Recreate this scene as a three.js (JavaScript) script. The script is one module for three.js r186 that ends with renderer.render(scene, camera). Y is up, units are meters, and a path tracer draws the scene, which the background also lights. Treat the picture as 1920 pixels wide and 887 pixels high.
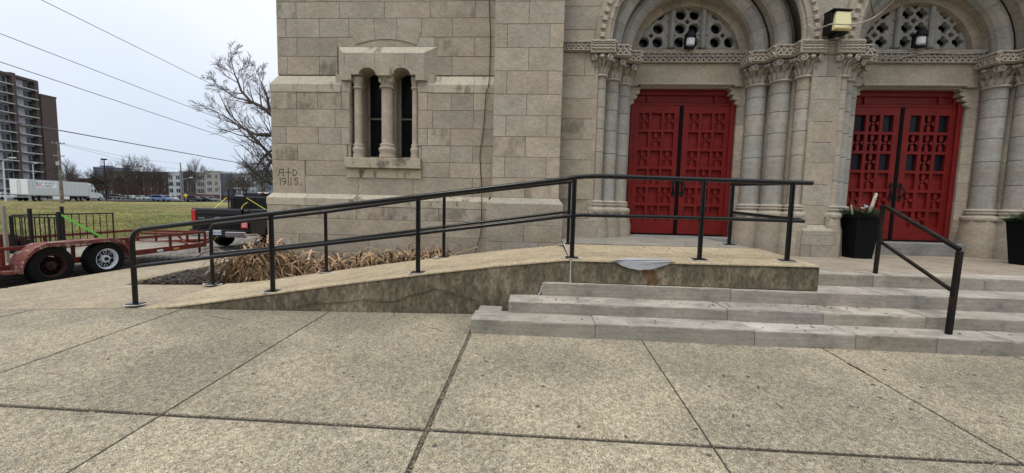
import * as THREE from 'three';
import { mergeGeometries } from 'three/addons/utils/BufferGeometryUtils.js';
import { Brush, Evaluator, SUBTRACTION } from 'three-bvh-csg';

// ---------- camera, sky, sun, exposure ----------
const scene = new THREE.Scene();
const camera = new THREE.PerspectiveCamera(61.86, 1920 / 887, 0.05, 3000);
camera.rotation.order = 'YXZ';
camera.position.set(0, 1.5, 0);
camera.rotation.set(-4.769 * Math.PI / 180, 3.418 * Math.PI / 180, 1.317 * Math.PI / 180);
camera.updateMatrixWorld(true);
scene.add(camera);
const renderer = new THREE.WebGLRenderer({ antialias: true });
renderer.toneMapping = THREE.LinearToneMapping;
renderer.toneMappingExposure = 1.1;
renderer.shadowMap.enabled = true;

let seed = 1234567;
const rnd = () => { seed = (seed * 1664525 + 1013904223) >>> 0; return seed / 4294967296; };
const rr = (a, b) => a + (b - a) * rnd();
const lerp = (a, b, t) => a + (b - a) * t, clamp = (v, a = 0, b = 1) => Math.min(b, Math.max(a, v));
const sstep = (a, b, v) => { const t = clamp((v - a) / (b - a)); return t * t * (3 - 2 * t); };

// tileable value noise summed over octaves, N x M samples, cells bx x by at the first octave
function fbm(N, M, bx, by, oct, sd, gain = 0.5) {
  const out = new Float32Array(N * M); let amp = 1, tot = 0;
  const hash = (x, y, o) => { let h = (x * 374761393 + y * 668265263 + (o + sd) * 2147483647) | 0; h = Math.imul(h ^ (h >>> 13), 1274126177); return ((h ^ (h >>> 16)) >>> 0) / 4294967296; };
  for (let o = 0; o < oct; o++) {
    const cx = bx << o, cy = by << o;
    if (cx > N) break;
    const lat = new Float32Array(cx * cy);
    for (let j = 0; j < cy; j++) for (let i = 0; i < cx; i++) lat[j * cx + i] = hash(i, j, o * 17 + 3);
    for (let y = 0; y < M; y++) {
      const fy = y / M * cy, y0 = Math.floor(fy) % cy, y1 = (y0 + 1) % cy; let ty = fy - Math.floor(fy); ty = ty * ty * (3 - 2 * ty);
      for (let x = 0; x < N; x++) {
        const fx = x / N * cx, x0 = Math.floor(fx) % cx, x1 = (x0 + 1) % cx; let tx = fx - Math.floor(fx); tx = tx * tx * (3 - 2 * tx);
        const a = lat[y0 * cx + x0], b = lat[y0 * cx + x1], c = lat[y1 * cx + x0], d = lat[y1 * cx + x1];
        out[y * N + x] += amp * (a + (b - a) * tx + (c + (d - c) * tx - a - (b - a) * tx) * ty);
      }
    }
    tot += amp; amp *= gain;
  }
  for (let i = 0; i < out.length; i++) out[i] /= tot;
  return out;
}
function tex(N, M, size, fn, srgb = true) {          // fn(i) -> [r,g,b] 0..1 ; size = metres covered by one repeat
  const d = new Uint8Array(N * M * 4);
  for (let i = 0; i < N * M; i++) { const c = fn(i); for (let k = 0; k < 3; k++) d[i * 4 + k] = clamp(c[k]) * 255; d[i * 4 + 3] = 255; }
  const t = new THREE.DataTexture(d, N, M, THREE.RGBAFormat);
  t.wrapS = t.wrapT = THREE.RepeatWrapping; t.magFilter = THREE.LinearFilter; t.minFilter = THREE.LinearMipmapLinearFilter; t.generateMipmaps = true;
  t.repeat.set(1 / size, 1 / size); if (srgb) t.colorSpace = THREE.SRGBColorSpace; t.needsUpdate = true;
  return t;
}

// sky: one overcast sheet, paler overhead, a little bluer low down
{
  const N = 1024, M = 512, d = new Float32Array(N * M * 4);
  const a = fbm(N, M, 6, 4, 6, 5), b = fbm(N, M, 3, 3, 5, 11);
  for (let y = 0; y < M; y++) for (let x = 0; x < N; x++) {
    const el = (0.5 - (y + 0.5) / M) * Math.PI * -1, i = y * N + x;      // row 0 is straight down
    const up = clamp(Math.sin(el)), c = sstep(0.3, 0.75, a[i]) * 0.6 + sstep(0.3, 0.7, b[i]) * 0.4;
    const t = Math.pow(up, 1.15);
    const base = [lerp(0.48, 1.14, t), lerp(0.60, 1.22, t), lerp(0.75, 1.33, t)];
    const cl = [lerp(0.74, 1.34, t), lerp(0.78, 1.37, t), lerp(0.86, 1.43, t)];
    for (let k = 0; k < 3; k++) d[i * 4 + k] = lerp(base[k], cl[k], clamp(c * 1.15 - 0.12));
    d[i * 4 + 3] = 1;
  }
  const t = new THREE.DataTexture(d, N, M, THREE.RGBAFormat, THREE.FloatType);
  t.mapping = THREE.EquirectangularReflectionMapping; t.magFilter = THREE.LinearFilter; t.minFilter = THREE.LinearFilter; t.wrapS = THREE.RepeatWrapping; t.needsUpdate = true;
  scene.background = t; scene.environment = t;
}
const sun = new THREE.DirectionalLight(new THREE.Color(1.0, 0.95, 0.87), 1.5);
sun.position.set(-7, 36, 8); sun.target.position.set(0, 0, -6); scene.add(sun, sun.target);
sun.castShadow = true; sun.shadow.radius = 28; sun.shadow.mapSize.set(2048, 2048);
Object.assign(sun.shadow.camera, { left: -25, right: 25, top: 25, bottom: -25, near: 1, far: 120 });

// ---------- pixel helpers (photograph 1920 x 887; Z is the distance in front of the facade-aligned camera axis) ----------
const FP = 443.5 / Math.tan(61.86 / 2 * Math.PI / 180);
const rayOf = (px, py) => new THREE.Vector3((px - 960) / FP, -(py - 443.5) / FP, -1).applyQuaternion(camera.quaternion);
const atZ = (px, py, Z) => { const d = rayOf(px, py); return d.multiplyScalar(Z / -d.z).add(camera.position); };
const atY = (px, py, y) => { const d = rayOf(px, py); return d.multiplyScalar((y - 1.5) / d.y).add(camera.position); };
const atX = (px, py, x) => { const d = rayOf(px, py); return d.multiplyScalar(x / d.x).add(camera.position); };
const V = (x, y, Z) => new THREE.Vector3(x, y, -Z);

// ---------- building blocks ----------
const used = {};
const numbered = (n) => { const k = used[n] = (used[n] ?? -1) + 1; return k ? `${n}_${String(k).padStart(3, '0')}` : n; };
function thing(name, label, category, group, pos) {
  const o = new THREE.Group(); o.name = numbered(name); o.userData = { label, category }; if (group) o.userData.group = group;
  if (pos) o.position.copy(pos); scene.add(o); return o;
}
function addMesh(parent, name, geo, mat) {
  if (mat.vertexColors && !geo.attributes.color) tint(geo, 1, 1, 1);
  const m = new THREE.Mesh(geo, mat); m.name = name; m.castShadow = m.receiveShadow = true; parent.add(m); return m;
}
const part = addMesh;
function single(name, geo, mat, label, category, group, kind) {
  const m = addMesh(scene, numbered(name), geo, mat); m.userData = {}; if (label) m.userData.label = label; if (category) m.userData.category = category; if (group) m.userData.group = group; if (kind) m.userData.kind = kind; return m;
}
const struct = (name, geo, mat, label) => single(name, geo, mat, label, undefined, undefined, 'structure');

function tint(g, r, gg, b) { const n = g.attributes.position.count, c = new Float32Array(n * 3); for (let i = 0; i < n; i++) { c[i * 3] = r; c[i * 3 + 1] = gg; c[i * 3 + 2] = b; } g.setAttribute('color', new THREE.BufferAttribute(c, 3)); return g; }
// uv in metres, projected along each face's own main axis
function boxUV(g0, ou = 0, ov = 0) {
  const g = g0.index ? g0.toNonIndexed() : g0; const p = g.attributes.position, n = p.count, uv = new Float32Array(n * 2);
  const a = new THREE.Vector3(), b = new THREE.Vector3(), c = new THREE.Vector3(), u = new THREE.Vector3(), v = new THREE.Vector3();
  for (let i = 0; i < n; i += 3) {
    a.fromBufferAttribute(p, i); b.fromBufferAttribute(p, i + 1); c.fromBufferAttribute(p, i + 2);
    u.subVectors(b, a); v.subVectors(c, a); u.cross(v); const x = Math.abs(u.x), y = Math.abs(u.y), z = Math.abs(u.z);
    [a, b, c].forEach((q, k) => { const s = z >= x && z >= y ? [q.x, q.y] : x >= y ? [q.z, q.y] : [q.x, q.z]; uv[(i + k) * 2] = s[0] + ou; uv[(i + k) * 2 + 1] = s[1] + ov; });
  }
  g.setAttribute('uv', new THREE.BufferAttribute(uv, 2)); return g;
}
class GB {                                    // collects quads and triangles with flat normals
  constructor() { this.p = []; this.n = []; this.c = []; }
  tri(a, b, c, col) { const u = new THREE.Vector3().subVectors(b, a), v = new THREE.Vector3().subVectors(c, a).cross(u).negate(); v.normalize(); for (const q of [a, b, c]) { this.p.push(q.x, q.y, q.z); this.n.push(v.x, v.y, v.z); if (col) this.c.push(...col); } }
  quad(a, b, c, d, col) { this.tri(a, b, c, col); this.tri(a, c, d, col); }
  tube(a, b, ra, rb, s = 5, col) {
    const d = new THREE.Vector3().subVectors(b, a).normalize(), e = Math.abs(d.y) > 0.9 ? new THREE.Vector3(1, 0, 0) : new THREE.Vector3(0, 1, 0);
    const u = new THREE.Vector3().crossVectors(d, e).normalize(), v = new THREE.Vector3().crossVectors(d, u);
    for (let i = 0; i < s; i++) {
      const t0 = i / s * 6.28318, t1 = (i + 1) / s * 6.28318, n0 = u.clone().multiplyScalar(Math.cos(t0)).addScaledVector(v, Math.sin(t0)), n1 = u.clone().multiplyScalar(Math.cos(t1)).addScaledVector(v, Math.sin(t1));
      const P = [[a, n0, ra], [a, n1, ra], [b, n1, rb], [b, n0, rb]];
      for (const k of [0, 1, 2, 0, 2, 3]) { const [q, n, r] = P[k]; this.p.push(q.x + n.x * r, q.y + n.y * r, q.z + n.z * r); this.n.push(n.x, n.y, n.z); if (col) this.c.push(...col); }
    }
  }
  geo(uv = true) {
    const g = new THREE.BufferGeometry(); g.setAttribute('position', new THREE.Float32BufferAttribute(this.p, 3)); g.setAttribute('normal', new THREE.Float32BufferAttribute(this.n, 3));
    if (this.c.length) g.setAttribute('color', new THREE.Float32BufferAttribute(this.c, 3));
    return uv ? boxUV(g) : g;
  }
}
// box with chamfered edges; origin at its centre
function cbox(w, h, d, c = 0.01) {
  c = Math.min(c, w / 2.2, h / 2.2, d / 2.2); const g = new GB(), X = w / 2, Y = h / 2, Z = d / 2;
  const pt = (sx, sy, sz, ax) => new THREE.Vector3(sx * (ax === 0 ? X : X - c), sy * (ax === 1 ? Y : Y - c), sz * (ax === 2 ? Z : Z - c));
  const face = (ax) => { for (const s of [-1, 1]) { const q = [[-1, -1], [1, -1], [1, 1], [-1, 1]].map(([a, b]) => ax === 0 ? pt(s, a, b, 0) : ax === 1 ? pt(b, s, a, 1) : pt(a, b, s, 2)); if (s < 0) q.reverse(); g.quad(...q); } };
  [0, 1, 2].forEach(face);
  for (const a of [-1, 1]) for (const b of [-1, 1]) {
    for (const [ax, ay, mk] of [[0, 1, (s) => [a, b, s]], [1, 2, (s) => [s, a, b]], [0, 2, (s) => [a, s, b]]]) {
      const q = [pt(...mk(-1), ax), pt(...mk(1), ax), pt(...mk(1), ay), pt(...mk(-1), ay)];
      const nrm = new THREE.Vector3().subVectors(q[1], q[0]).cross(new THREE.Vector3().subVectors(q[2], q[0])); const m = q[0].clone().add(q[2]);
      if (nrm.dot(m) < 0) q.reverse(); g.quad(...q);
    }
    for (const s of [-1, 1]) { const t = [pt(a, b, s, 0), pt(a, b, s, 1), pt(a, b, s, 2)]; const nrm = new THREE.Vector3().subVectors(t[1], t[0]).cross(new THREE.Vector3().subVectors(t[2], t[0])); if (nrm.dot(t[0]) < 0) t.reverse(); g.tri(...t); }
  }
  return g.geo();
}
const boxAt = (x, y, z, w, h, d, c = 0.01) => boxUV(cbox(w, h, d, c).translate(x, y, z), rnd() * 3, rnd() * 3);
// box given by its extents, Z measured away from the camera plane
const ext = (x0, x1, y0, y1, Z0, Z1, c = 0.01) => boxAt((x0 + x1) / 2, (y0 + y1) / 2, -(Z0 + Z1) / 2, x1 - x0, y1 - y0, Z1 - Z0, c);
const merge = (list) => mergeGeometries(list.map((g) => { const q = g.index ? g.toNonIndexed() : g; for (const k of Object.keys(q.attributes)) if (!['position', 'normal', 'uv', 'color'].includes(k)) q.deleteAttribute(k); return q; }));
function tubeGeo(pts, r, sides = 10, closed = false, seg) { const c = new THREE.CatmullRomCurve3(pts, closed, 'catmullrom', 0.5); return boxUV(new THREE.TubeGeometry(c, seg ?? pts.length * 6, r, sides, closed)); }
function poly(pts, r, sides = 8) { const g = new GB(); for (let i = 0; i + 1 < pts.length; i++) g.tube(pts[i], pts[i + 1], r, r, sides); return g.geo(); }
const lathe = (pts, seg = 20) => boxUV(new THREE.LatheGeometry(pts.map(([r, y]) => new THREE.Vector2(r, y)), seg));
const extrude = (shape, depth, bevel = 0) => boxUV(new THREE.ExtrudeGeometry(shape, { depth, bevelEnabled: bevel > 0, bevelThickness: bevel, bevelSize: bevel, bevelOffset: -bevel, bevelSegments: 1, curveSegments: 10 }));
const polyShape = (pts) => { const s = new THREE.Shape(); pts.forEach(([x, y], i) => i ? s.lineTo(x, y) : s.moveTo(x, y)); s.closePath(); return s; };

// ---------- textures ----------
const T = {};
{
  const N = 1024, a = fbm(N, N, 5, 5, 6, 21), b = fbm(N, N, 40, 60, 4, 22, 0.6), s = fbm(N, N, 6, 20, 5, 23, 0.6);
  const grain = new Float32Array(N * N); for (let i = 0; i < grain.length; i++) grain[i] = rnd();
  const vein = (i) => { const q = Math.abs(s[i] - 0.5) * 2; return q < 0.045 ? 1 - q / 0.045 : 0; };
  T.lime = tex(N, N, 1.6, (i) => { const k = 0.84 + 0.16 * (a[i] - 0.5) + 0.20 * (b[i] - 0.5) + 0.10 * (grain[i] - 0.5) + 0.06 * vein(i); const w = (s[i] - 0.5) * 0.05; return [k + w, k, k - w]; });
  T.limeB = tex(N, N, 1.6, (i) => { const k = 0.5 + 0.5 * (b[i] - 0.5) + 0.25 * (grain[i] - 0.5) + 0.2 * vein(i); return [k, k, k]; }, false);
  // weathered ledge stone: black crust in drips and blotches
  const dr = fbm(N, N, 22, 4, 5, 31, 0.6), bl = fbm(N, N, 6, 7, 6, 32, 0.6);
  T.ledge = tex(N, N, 1.6, (i) => { const m = 0.75 * sstep(0.52, 0.70, 0.68 * bl[i] + 0.32 * dr[i] + 0.10 * (grain[i] - 0.5)); const k = 0.92 + 0.15 * (b[i] - 0.5) + 0.06 * (grain[i] - 0.5); return [lerp(k, 0.42, m), lerp(k, 0.41, m), lerp(k * 0.97, 0.39, m)]; });
  T.soot = tex(N, N, 1.6, (i) => { const m = 0.45 * sstep(0.42, 0.68, 0.7 * bl[i] + 0.3 * dr[i] + 0.12 * (grain[i] - 0.5)), k = (0.86 + 0.16 * (a[i] - 0.5) + 0.2 * (b[i] - 0.5) + 0.1 * (grain[i] - 0.5)); return [lerp(k, 0.40, m), lerp(k, 0.385, m), lerp(k, 0.36, m)]; });
  // step stone: greyer, fine sawn grain
  const st = fbm(N, N, 4, 90, 3, 41), st2 = fbm(N, N, 7, 7, 6, 42, 0.6);
  T.step = tex(N, N, 1.5, (i) => { const m = sstep(0.60, 0.74, st2[i]); const k = 0.84 + 0.14 * (st[i] - 0.5) + 0.20 * (a[i] - 0.5) + 0.16 * (b[i] - 0.5) + 0.08 * (grain[i] - 0.5) - 0.07 * m; return [k, k * 0.985, k * 0.965]; });
  // ramp wall: dirty poured concrete, dark growth in vertical runs
  const v1 = fbm(N, N, 26, 5, 5, 51, 0.6), v2 = fbm(N, N, 5, 4, 6, 52, 0.6), v3 = fbm(N, N, 90, 50, 3, 53);
  T.wall = tex(N, N, 2.4, (i) => { const m = sstep(0.30, 0.66, 0.32 * v1[i] + 0.68 * v2[i]); const k = 1 + 0.6 * (v3[i] - 0.5) + 0.22 * (grain[i] - 0.5); return [lerp(0.60, 0.40, m) * k, lerp(0.565, 0.375, m) * k, lerp(0.49, 0.315, m) * k]; });
  // fine exposed aggregate of the ramp top
  T.fine = tex(N, N, 0.9, (i) => { const k = 0.83 + 0.26 * (grain[i] - 0.5) + 0.48 * (b[i] - 0.5) + 0.16 * (a[i] - 0.5); return [k, k * 0.95, k * 0.865]; });
  T.grain = tex(N, N, 1.0, (i) => { const k = 0.5 + 0.5 * (grain[i] - 0.5) + 0.5 * (b[i] - 0.5); return [k, k, k]; }, false);
  T.plain = tex(N, N, 1.2, (i) => { const k = 0.86 + 0.20 * (a[i] - 0.5) + 0.10 * (b[i] - 0.5) + 0.06 * (grain[i] - 0.5); return [k, k, k]; });
  T.rust = tex(N, N, 1.3, (i) => { const m = sstep(0.46, 0.60, st2[i] * 0.6 + b[i] * 0.4); const k = 0.9 + 0.3 * (grain[i] - 0.5); return [lerp(0.66, 0.40, m) * k, lerp(0.25, 0.22, m) * k, lerp(0.18, 0.15, m) * k]; });
  T.peel = tex(N, N, 1.1, (i) => { const m = sstep(0.50, 0.60, st2[i] * 0.55 + b[i] * 0.45), q = sstep(0.62, 0.70, bl[i] * 0.5 + b[i] * 0.5), k = 0.9 + 0.25 * (grain[i] - 0.5); return [lerp(lerp(0.58, 0.78, m), 0.33, q) * k, lerp(lerp(0.29, 0.68, m), 0.21, q) * k, lerp(lerp(0.26, 0.62, m), 0.16, q) * k]; });
  T.oldpaint = tex(N, N, 0.9, (i) => { const m = sstep(0.48, 0.60, st2[i] * 0.5 + b[i] * 0.5); const k = 0.9 + 0.3 * (grain[i] - 0.5); return [lerp(0.115, 0.36, m) * k, lerp(0.11, 0.245, m) * k, lerp(0.105, 0.17, m) * k]; });
  T.grass = tex(N, N, 9, (i) => { const m = sstep(0.36, 0.64, v2[i] * 0.5 + b[i] * 0.5), k = 1 + 0.5 * (grain[i] - 0.5) + 0.4 * (v3[i] - 0.5); return [lerp(0.47, 0.62, m) * k, lerp(0.46, 0.57, m) * k, lerp(0.24, 0.37, m) * k]; });
  T.soil = tex(N, N, 1.5, (i) => { const k = (0.20 + 0.22 * b[i]) * (0.7 + 0.6 * grain[i]); return [k * 1.12, k, k * 0.84]; });
  T.brick = tex(N, N, 2.0, (i) => { const x = i % N, y = (i / N) | 0, row = Math.floor(y / 32), ox = (x + (row & 1) * 48) % N, mort = (y % 32) < 4 || (ox % 96) < 4; const hsh = Math.sin(row * 12.9 + Math.floor(ox / 96) * 78.2) * 43758.5, q = hsh - Math.floor(hsh); const k = (0.8 + 0.4 * q) * (0.9 + 0.2 * grain[i]); return mort ? [0.5, 0.47, 0.43] : [0.40 * k, 0.27 * k, 0.22 * k]; });
}
// exposed pebble aggregate of the paving: Worley cells about 9 mm across on a 1.9 m tile
{
  const N = 2048, C = 270, cs = N / C, px = new Float32Array(C * C), py = new Float32Array(C * C), tone = new Float32Array(C * C), hue = new Float32Array(C * C), rad = new Float32Array(C * C);
  for (let i = 0; i < C * C; i++) { px[i] = rnd(); py[i] = rnd(); tone[i] = rnd(); hue[i] = rnd(); rad[i] = 0.5 + 0.5 * rnd(); }
  const pat = fbm(N, N, 5, 5, 5, 61), clump = fbm(N, N, 80, 80, 2, 62, 0.6), col = new Float32Array(N * N * 3), hgt = new Float32Array(N * N);
  for (let y = 0; y < N; y++) for (let x = 0; x < N; x++) {
    const gx = Math.floor(x / cs), gy = Math.floor(y / cs); let d1 = 9, d2 = 9, k1 = 0;
    for (let j = -1; j <= 1; j++) for (let i = -1; i <= 1; i++) {
      const cx = (gx + i + C) % C, cy = (gy + j + C) % C, k = cy * C + cx, dx = (gx + i + px[k]) - x / cs, dy = (gy + j + py[k]) - y / cs, dd = Math.sqrt(dx * dx + dy * dy);
      if (dd < d1) { d2 = d1; d1 = dd; k1 = k; } else if (dd < d2) d2 = dd;
    }
    const peb = sstep(0.02, 0.22, (d2 - d1)) * sstep(rad[k1], rad[k1] * 0.55, d1), i = y * N + x, t = tone[k1];
    const v = t < 0.12 ? 0.52 : t > 0.92 ? 0.98 : 0.75 + 0.18 * (t - 0.12), h = hue[k1];
    const sd = 0.47 + 0.14 * (pat[i] - 0.5), warm = h < 0.25 ? 0.035 : h > 0.8 ? -0.03 : 0.008;
    col[i * 3] = lerp(sd, v + warm, peb); col[i * 3 + 1] = lerp(sd * 0.955, v, peb) * 0.985; col[i * 3 + 2] = lerp(sd * 0.84, v - warm * 1.6, peb) * 0.93; hgt[i] = peb * (0.55 + 0.45 * rad[k1]);
  }
  T.agg = tex(N, N, 1.9, (i) => { const q = 1 + 0.40 * (clump[i] - 0.5); return [col[i * 3] * q, col[i * 3 + 1] * q, col[i * 3 + 2] * q]; });
  T.aggB = tex(N, N, 1.9, (i) => [hgt[i], hgt[i], hgt[i]], false);
}
const M = {};
const mat = (name, o) => { const m = new (o.specularIntensity !== undefined ? THREE.MeshPhysicalMaterial : THREE.MeshStandardMaterial)({ roughness: 0.9, ...o }); m.name = name; M[name] = m; return m; };
const lin = (r, g, b) => new THREE.Color().setRGB(r, g, b);
mat('sooty', { color: lin(0.535, 0.475, 0.39), map: T.soot, bumpMap: T.limeB, bumpScale: 0.005, vertexColors: true });
mat('stone', { color: lin(0.535, 0.475, 0.39), map: T.lime, bumpMap: T.limeB, bumpScale: 0.004, vertexColors: true });
mat('carved', { color: lin(0.55, 0.495, 0.42), map: T.lime, bumpMap: T.limeB, bumpScale: 0.004, vertexColors: true });
mat('greystone', { color: lin(0.50, 0.485, 0.445), map: T.lime, bumpMap: T.limeB, bumpScale: 0.003, vertexColors: true });
mat('ledge', { color: lin(0.52, 0.47, 0.39), map: T.ledge, bumpMap: T.limeB, bumpScale: 0.005, vertexColors: true });
mat('mortar', { color: lin(0.24, 0.205, 0.165), map: T.plain });
mat('step', { color: lin(0.43, 0.405, 0.365), map: T.step, bumpMap: T.limeB, bumpScale: 0.004, vertexColors: true });
mat('agg', { color: lin(0.98, 0.93, 0.85), map: T.agg, bumpMap: T.aggB, bumpScale: 0.004, vertexColors: true });
mat('joint', { color: lin(0.045, 0.038, 0.03), map: T.plain });
mat('ramptop', { color: lin(0.70, 0.64, 0.55), map: T.fine, bumpMap: T.grain, bumpScale: 0.004, vertexColors: true });
mat('rampwall', { color: lin(0.80, 0.77, 0.72), map: T.wall, bumpMap: T.limeB, bumpScale: 0.008 });
mat('walk', { color: lin(0.54, 0.51, 0.45), map: T.fine, bumpMap: T.grain, bumpScale: 0.003, vertexColors: true });
mat('patch', { color: lin(0.52, 0.54, 0.57), map: T.plain, bumpMap: T.grain, bumpScale: 0.003 });
mat('caulk', { color: lin(0.62, 0.60, 0.54), map: T.plain });
mat('blackpaint', { color: lin(0.006, 0.006, 0.007), roughness: 0.24, specularIntensity: 0.8 });
mat('oldpaint', { color: lin(0.36, 0.33, 0.29), map: T.oldpaint, roughness: 0.6, specularIntensity: 0.6 });
mat('redpaint', { color: lin(0.23, 0.015, 0.013), map: T.plain, roughness: 0.5, specularIntensity: 0.5, bumpMap: T.grain, bumpScale: 0.001 });
mat('iron', { color: lin(0.008, 0.008, 0.009), roughness: 0.55, specularIntensity: 0.5 });
mat('black', { color: lin(0.003, 0.003, 0.0035), roughness: 0.85, specularIntensity: 0.3 });
mat('darkglass', { color: lin(0.007, 0.009, 0.012), roughness: 0.2, specularIntensity: 0.3 });
mat('oldwood', { color: lin(0.30, 0.27, 0.23), map: T.ledge, bumpMap: T.grain, bumpScale: 0.004 });
mat('planter', { color: lin(0.005, 0.005, 0.006), roughness: 0.75, specularIntensity: 0.3, bumpMap: T.grain, bumpScale: 0.002 });
mat('cream', { color: lin(0.74, 0.68, 0.38), roughness: 0.6 });
mat('white', { color: lin(0.75, 0.76, 0.78), roughness: 0.5 });
mat('zinc', { color: lin(0.42, 0.43, 0.44), roughness: 0.5, metalness: 0.4 });
mat('sill', { color: lin(0.33, 0.34, 0.34), map: T.step, bumpMap: T.limeB, bumpScale: 0.004 });

// ---------- ground, paving ----------
const nhash = (x, y) => { let h = (x * 374761393 + y * 668265263) | 0; h = Math.imul(h ^ (h >>> 13), 1274126177); return ((h ^ (h >>> 16)) >>> 0) / 4294967296; };
function noise2(x, y) { const x0 = Math.floor(x), y0 = Math.floor(y); let a = x - x0, b = y - y0; a = a * a * (3 - 2 * a); b = b * b * (3 - 2 * b); return lerp(lerp(nhash(x0, y0), nhash(x0 + 1, y0), a), lerp(nhash(x0, y0 + 1), nhash(x0 + 1, y0 + 1), a), b); }
const nz = (x, y) => (noise2(x, y) + 0.5 * noise2(x * 2.1 + 9, y * 2.1 + 4) + 0.25 * noise2(x * 4.3 + 3, y * 4.3 + 7)) / 1.75;
// a patch of surface over X in [x0,x1], Z from za(X) to zb(X), height h(X,Z), colour c(X,Z); skirt hangs down at the rim
function sheet(x0, x1, za, zb, h, nx, nzz, c, skirt = 0.08, round = 0.004) {
  const fa = typeof za === 'function' ? za : () => za, fb = typeof zb === 'function' ? zb : () => zb, pos = [], col = [], idx = [], uv = [];
  const put = (x, Z, y, k, du, dv) => { pos.push(x, y, -Z); uv.push(x + du, Z + dv); col.push(...k); };
  for (let j = -1; j <= nzz + 1; j++) for (let i = -1; i <= nx + 1; i++) {
    const ed = (q, n) => q <= 0 ? 0 : q >= n ? 1 : lerp(0.0035, 0.9965, (q - 1) / Math.max(1, n - 2)), u = ed(i, nx), v = ed(j, nzz), x = lerp(x0, x1, u), Z = lerp(fa(x), fb(x), v), rim = i < 0 || j < 0 || i > nx || j > nzz, edge = i === 0 || j === 0 || i === nx || j === nzz;
    put(x, Z, h(x, Z) - (rim ? skirt : edge ? round : 0), c ? c(x, Z) : [1, 1, 1], i < 0 ? -skirt : i > nx ? skirt : 0, j < 0 ? -skirt : j > nzz ? skirt : 0);
  }
  const w = nx + 3; for (let j = 0; j < nzz + 2; j++) for (let i = 0; i < nx + 2; i++) { const a = j * w + i; idx.push(a, a + 1, a + w + 1, a, a + w + 1, a + w); }
  const g = new THREE.BufferGeometry(); g.setAttribute('position', new THREE.Float32BufferAttribute(pos, 3)); g.setAttribute('uv', new THREE.Float32BufferAttribute(uv, 2)); g.setAttribute('color', new THREE.Float32BufferAttribute(col, 3)); g.setIndex(idx); g.computeVertexNormals();
  return g;
}
function setting(name, label) { const o = new THREE.Group(); o.name = name; o.userData = { kind: 'structure' }; if (label) o.userData.label = label; scene.add(o); return o; }

mat('earth', { color: lin(0.35, 0.33, 0.22), map: T.grass });
mat('grass', { color: lin(0.66, 0.68, 0.50), map: T.grass, vertexColors: true });
mat('asphalt', { color: lin(0.075, 0.075, 0.078), map: T.plain });
mat('soil', { color: lin(0.42, 0.36, 0.30), map: T.soil, bumpMap: T.grain, bumpScale: 0.02, vertexColors: true });
{ const g = new THREE.PlaneGeometry(3000, 3000); g.rotateX(-Math.PI / 2); const u = g.attributes.uv; for (let i = 0; i < u.count; i++) u.setXY(i, u.getX(i) * 3000, u.getY(i) * 3000); g.translate(0, -0.62, -400); struct('ground', g, M.earth); }

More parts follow.
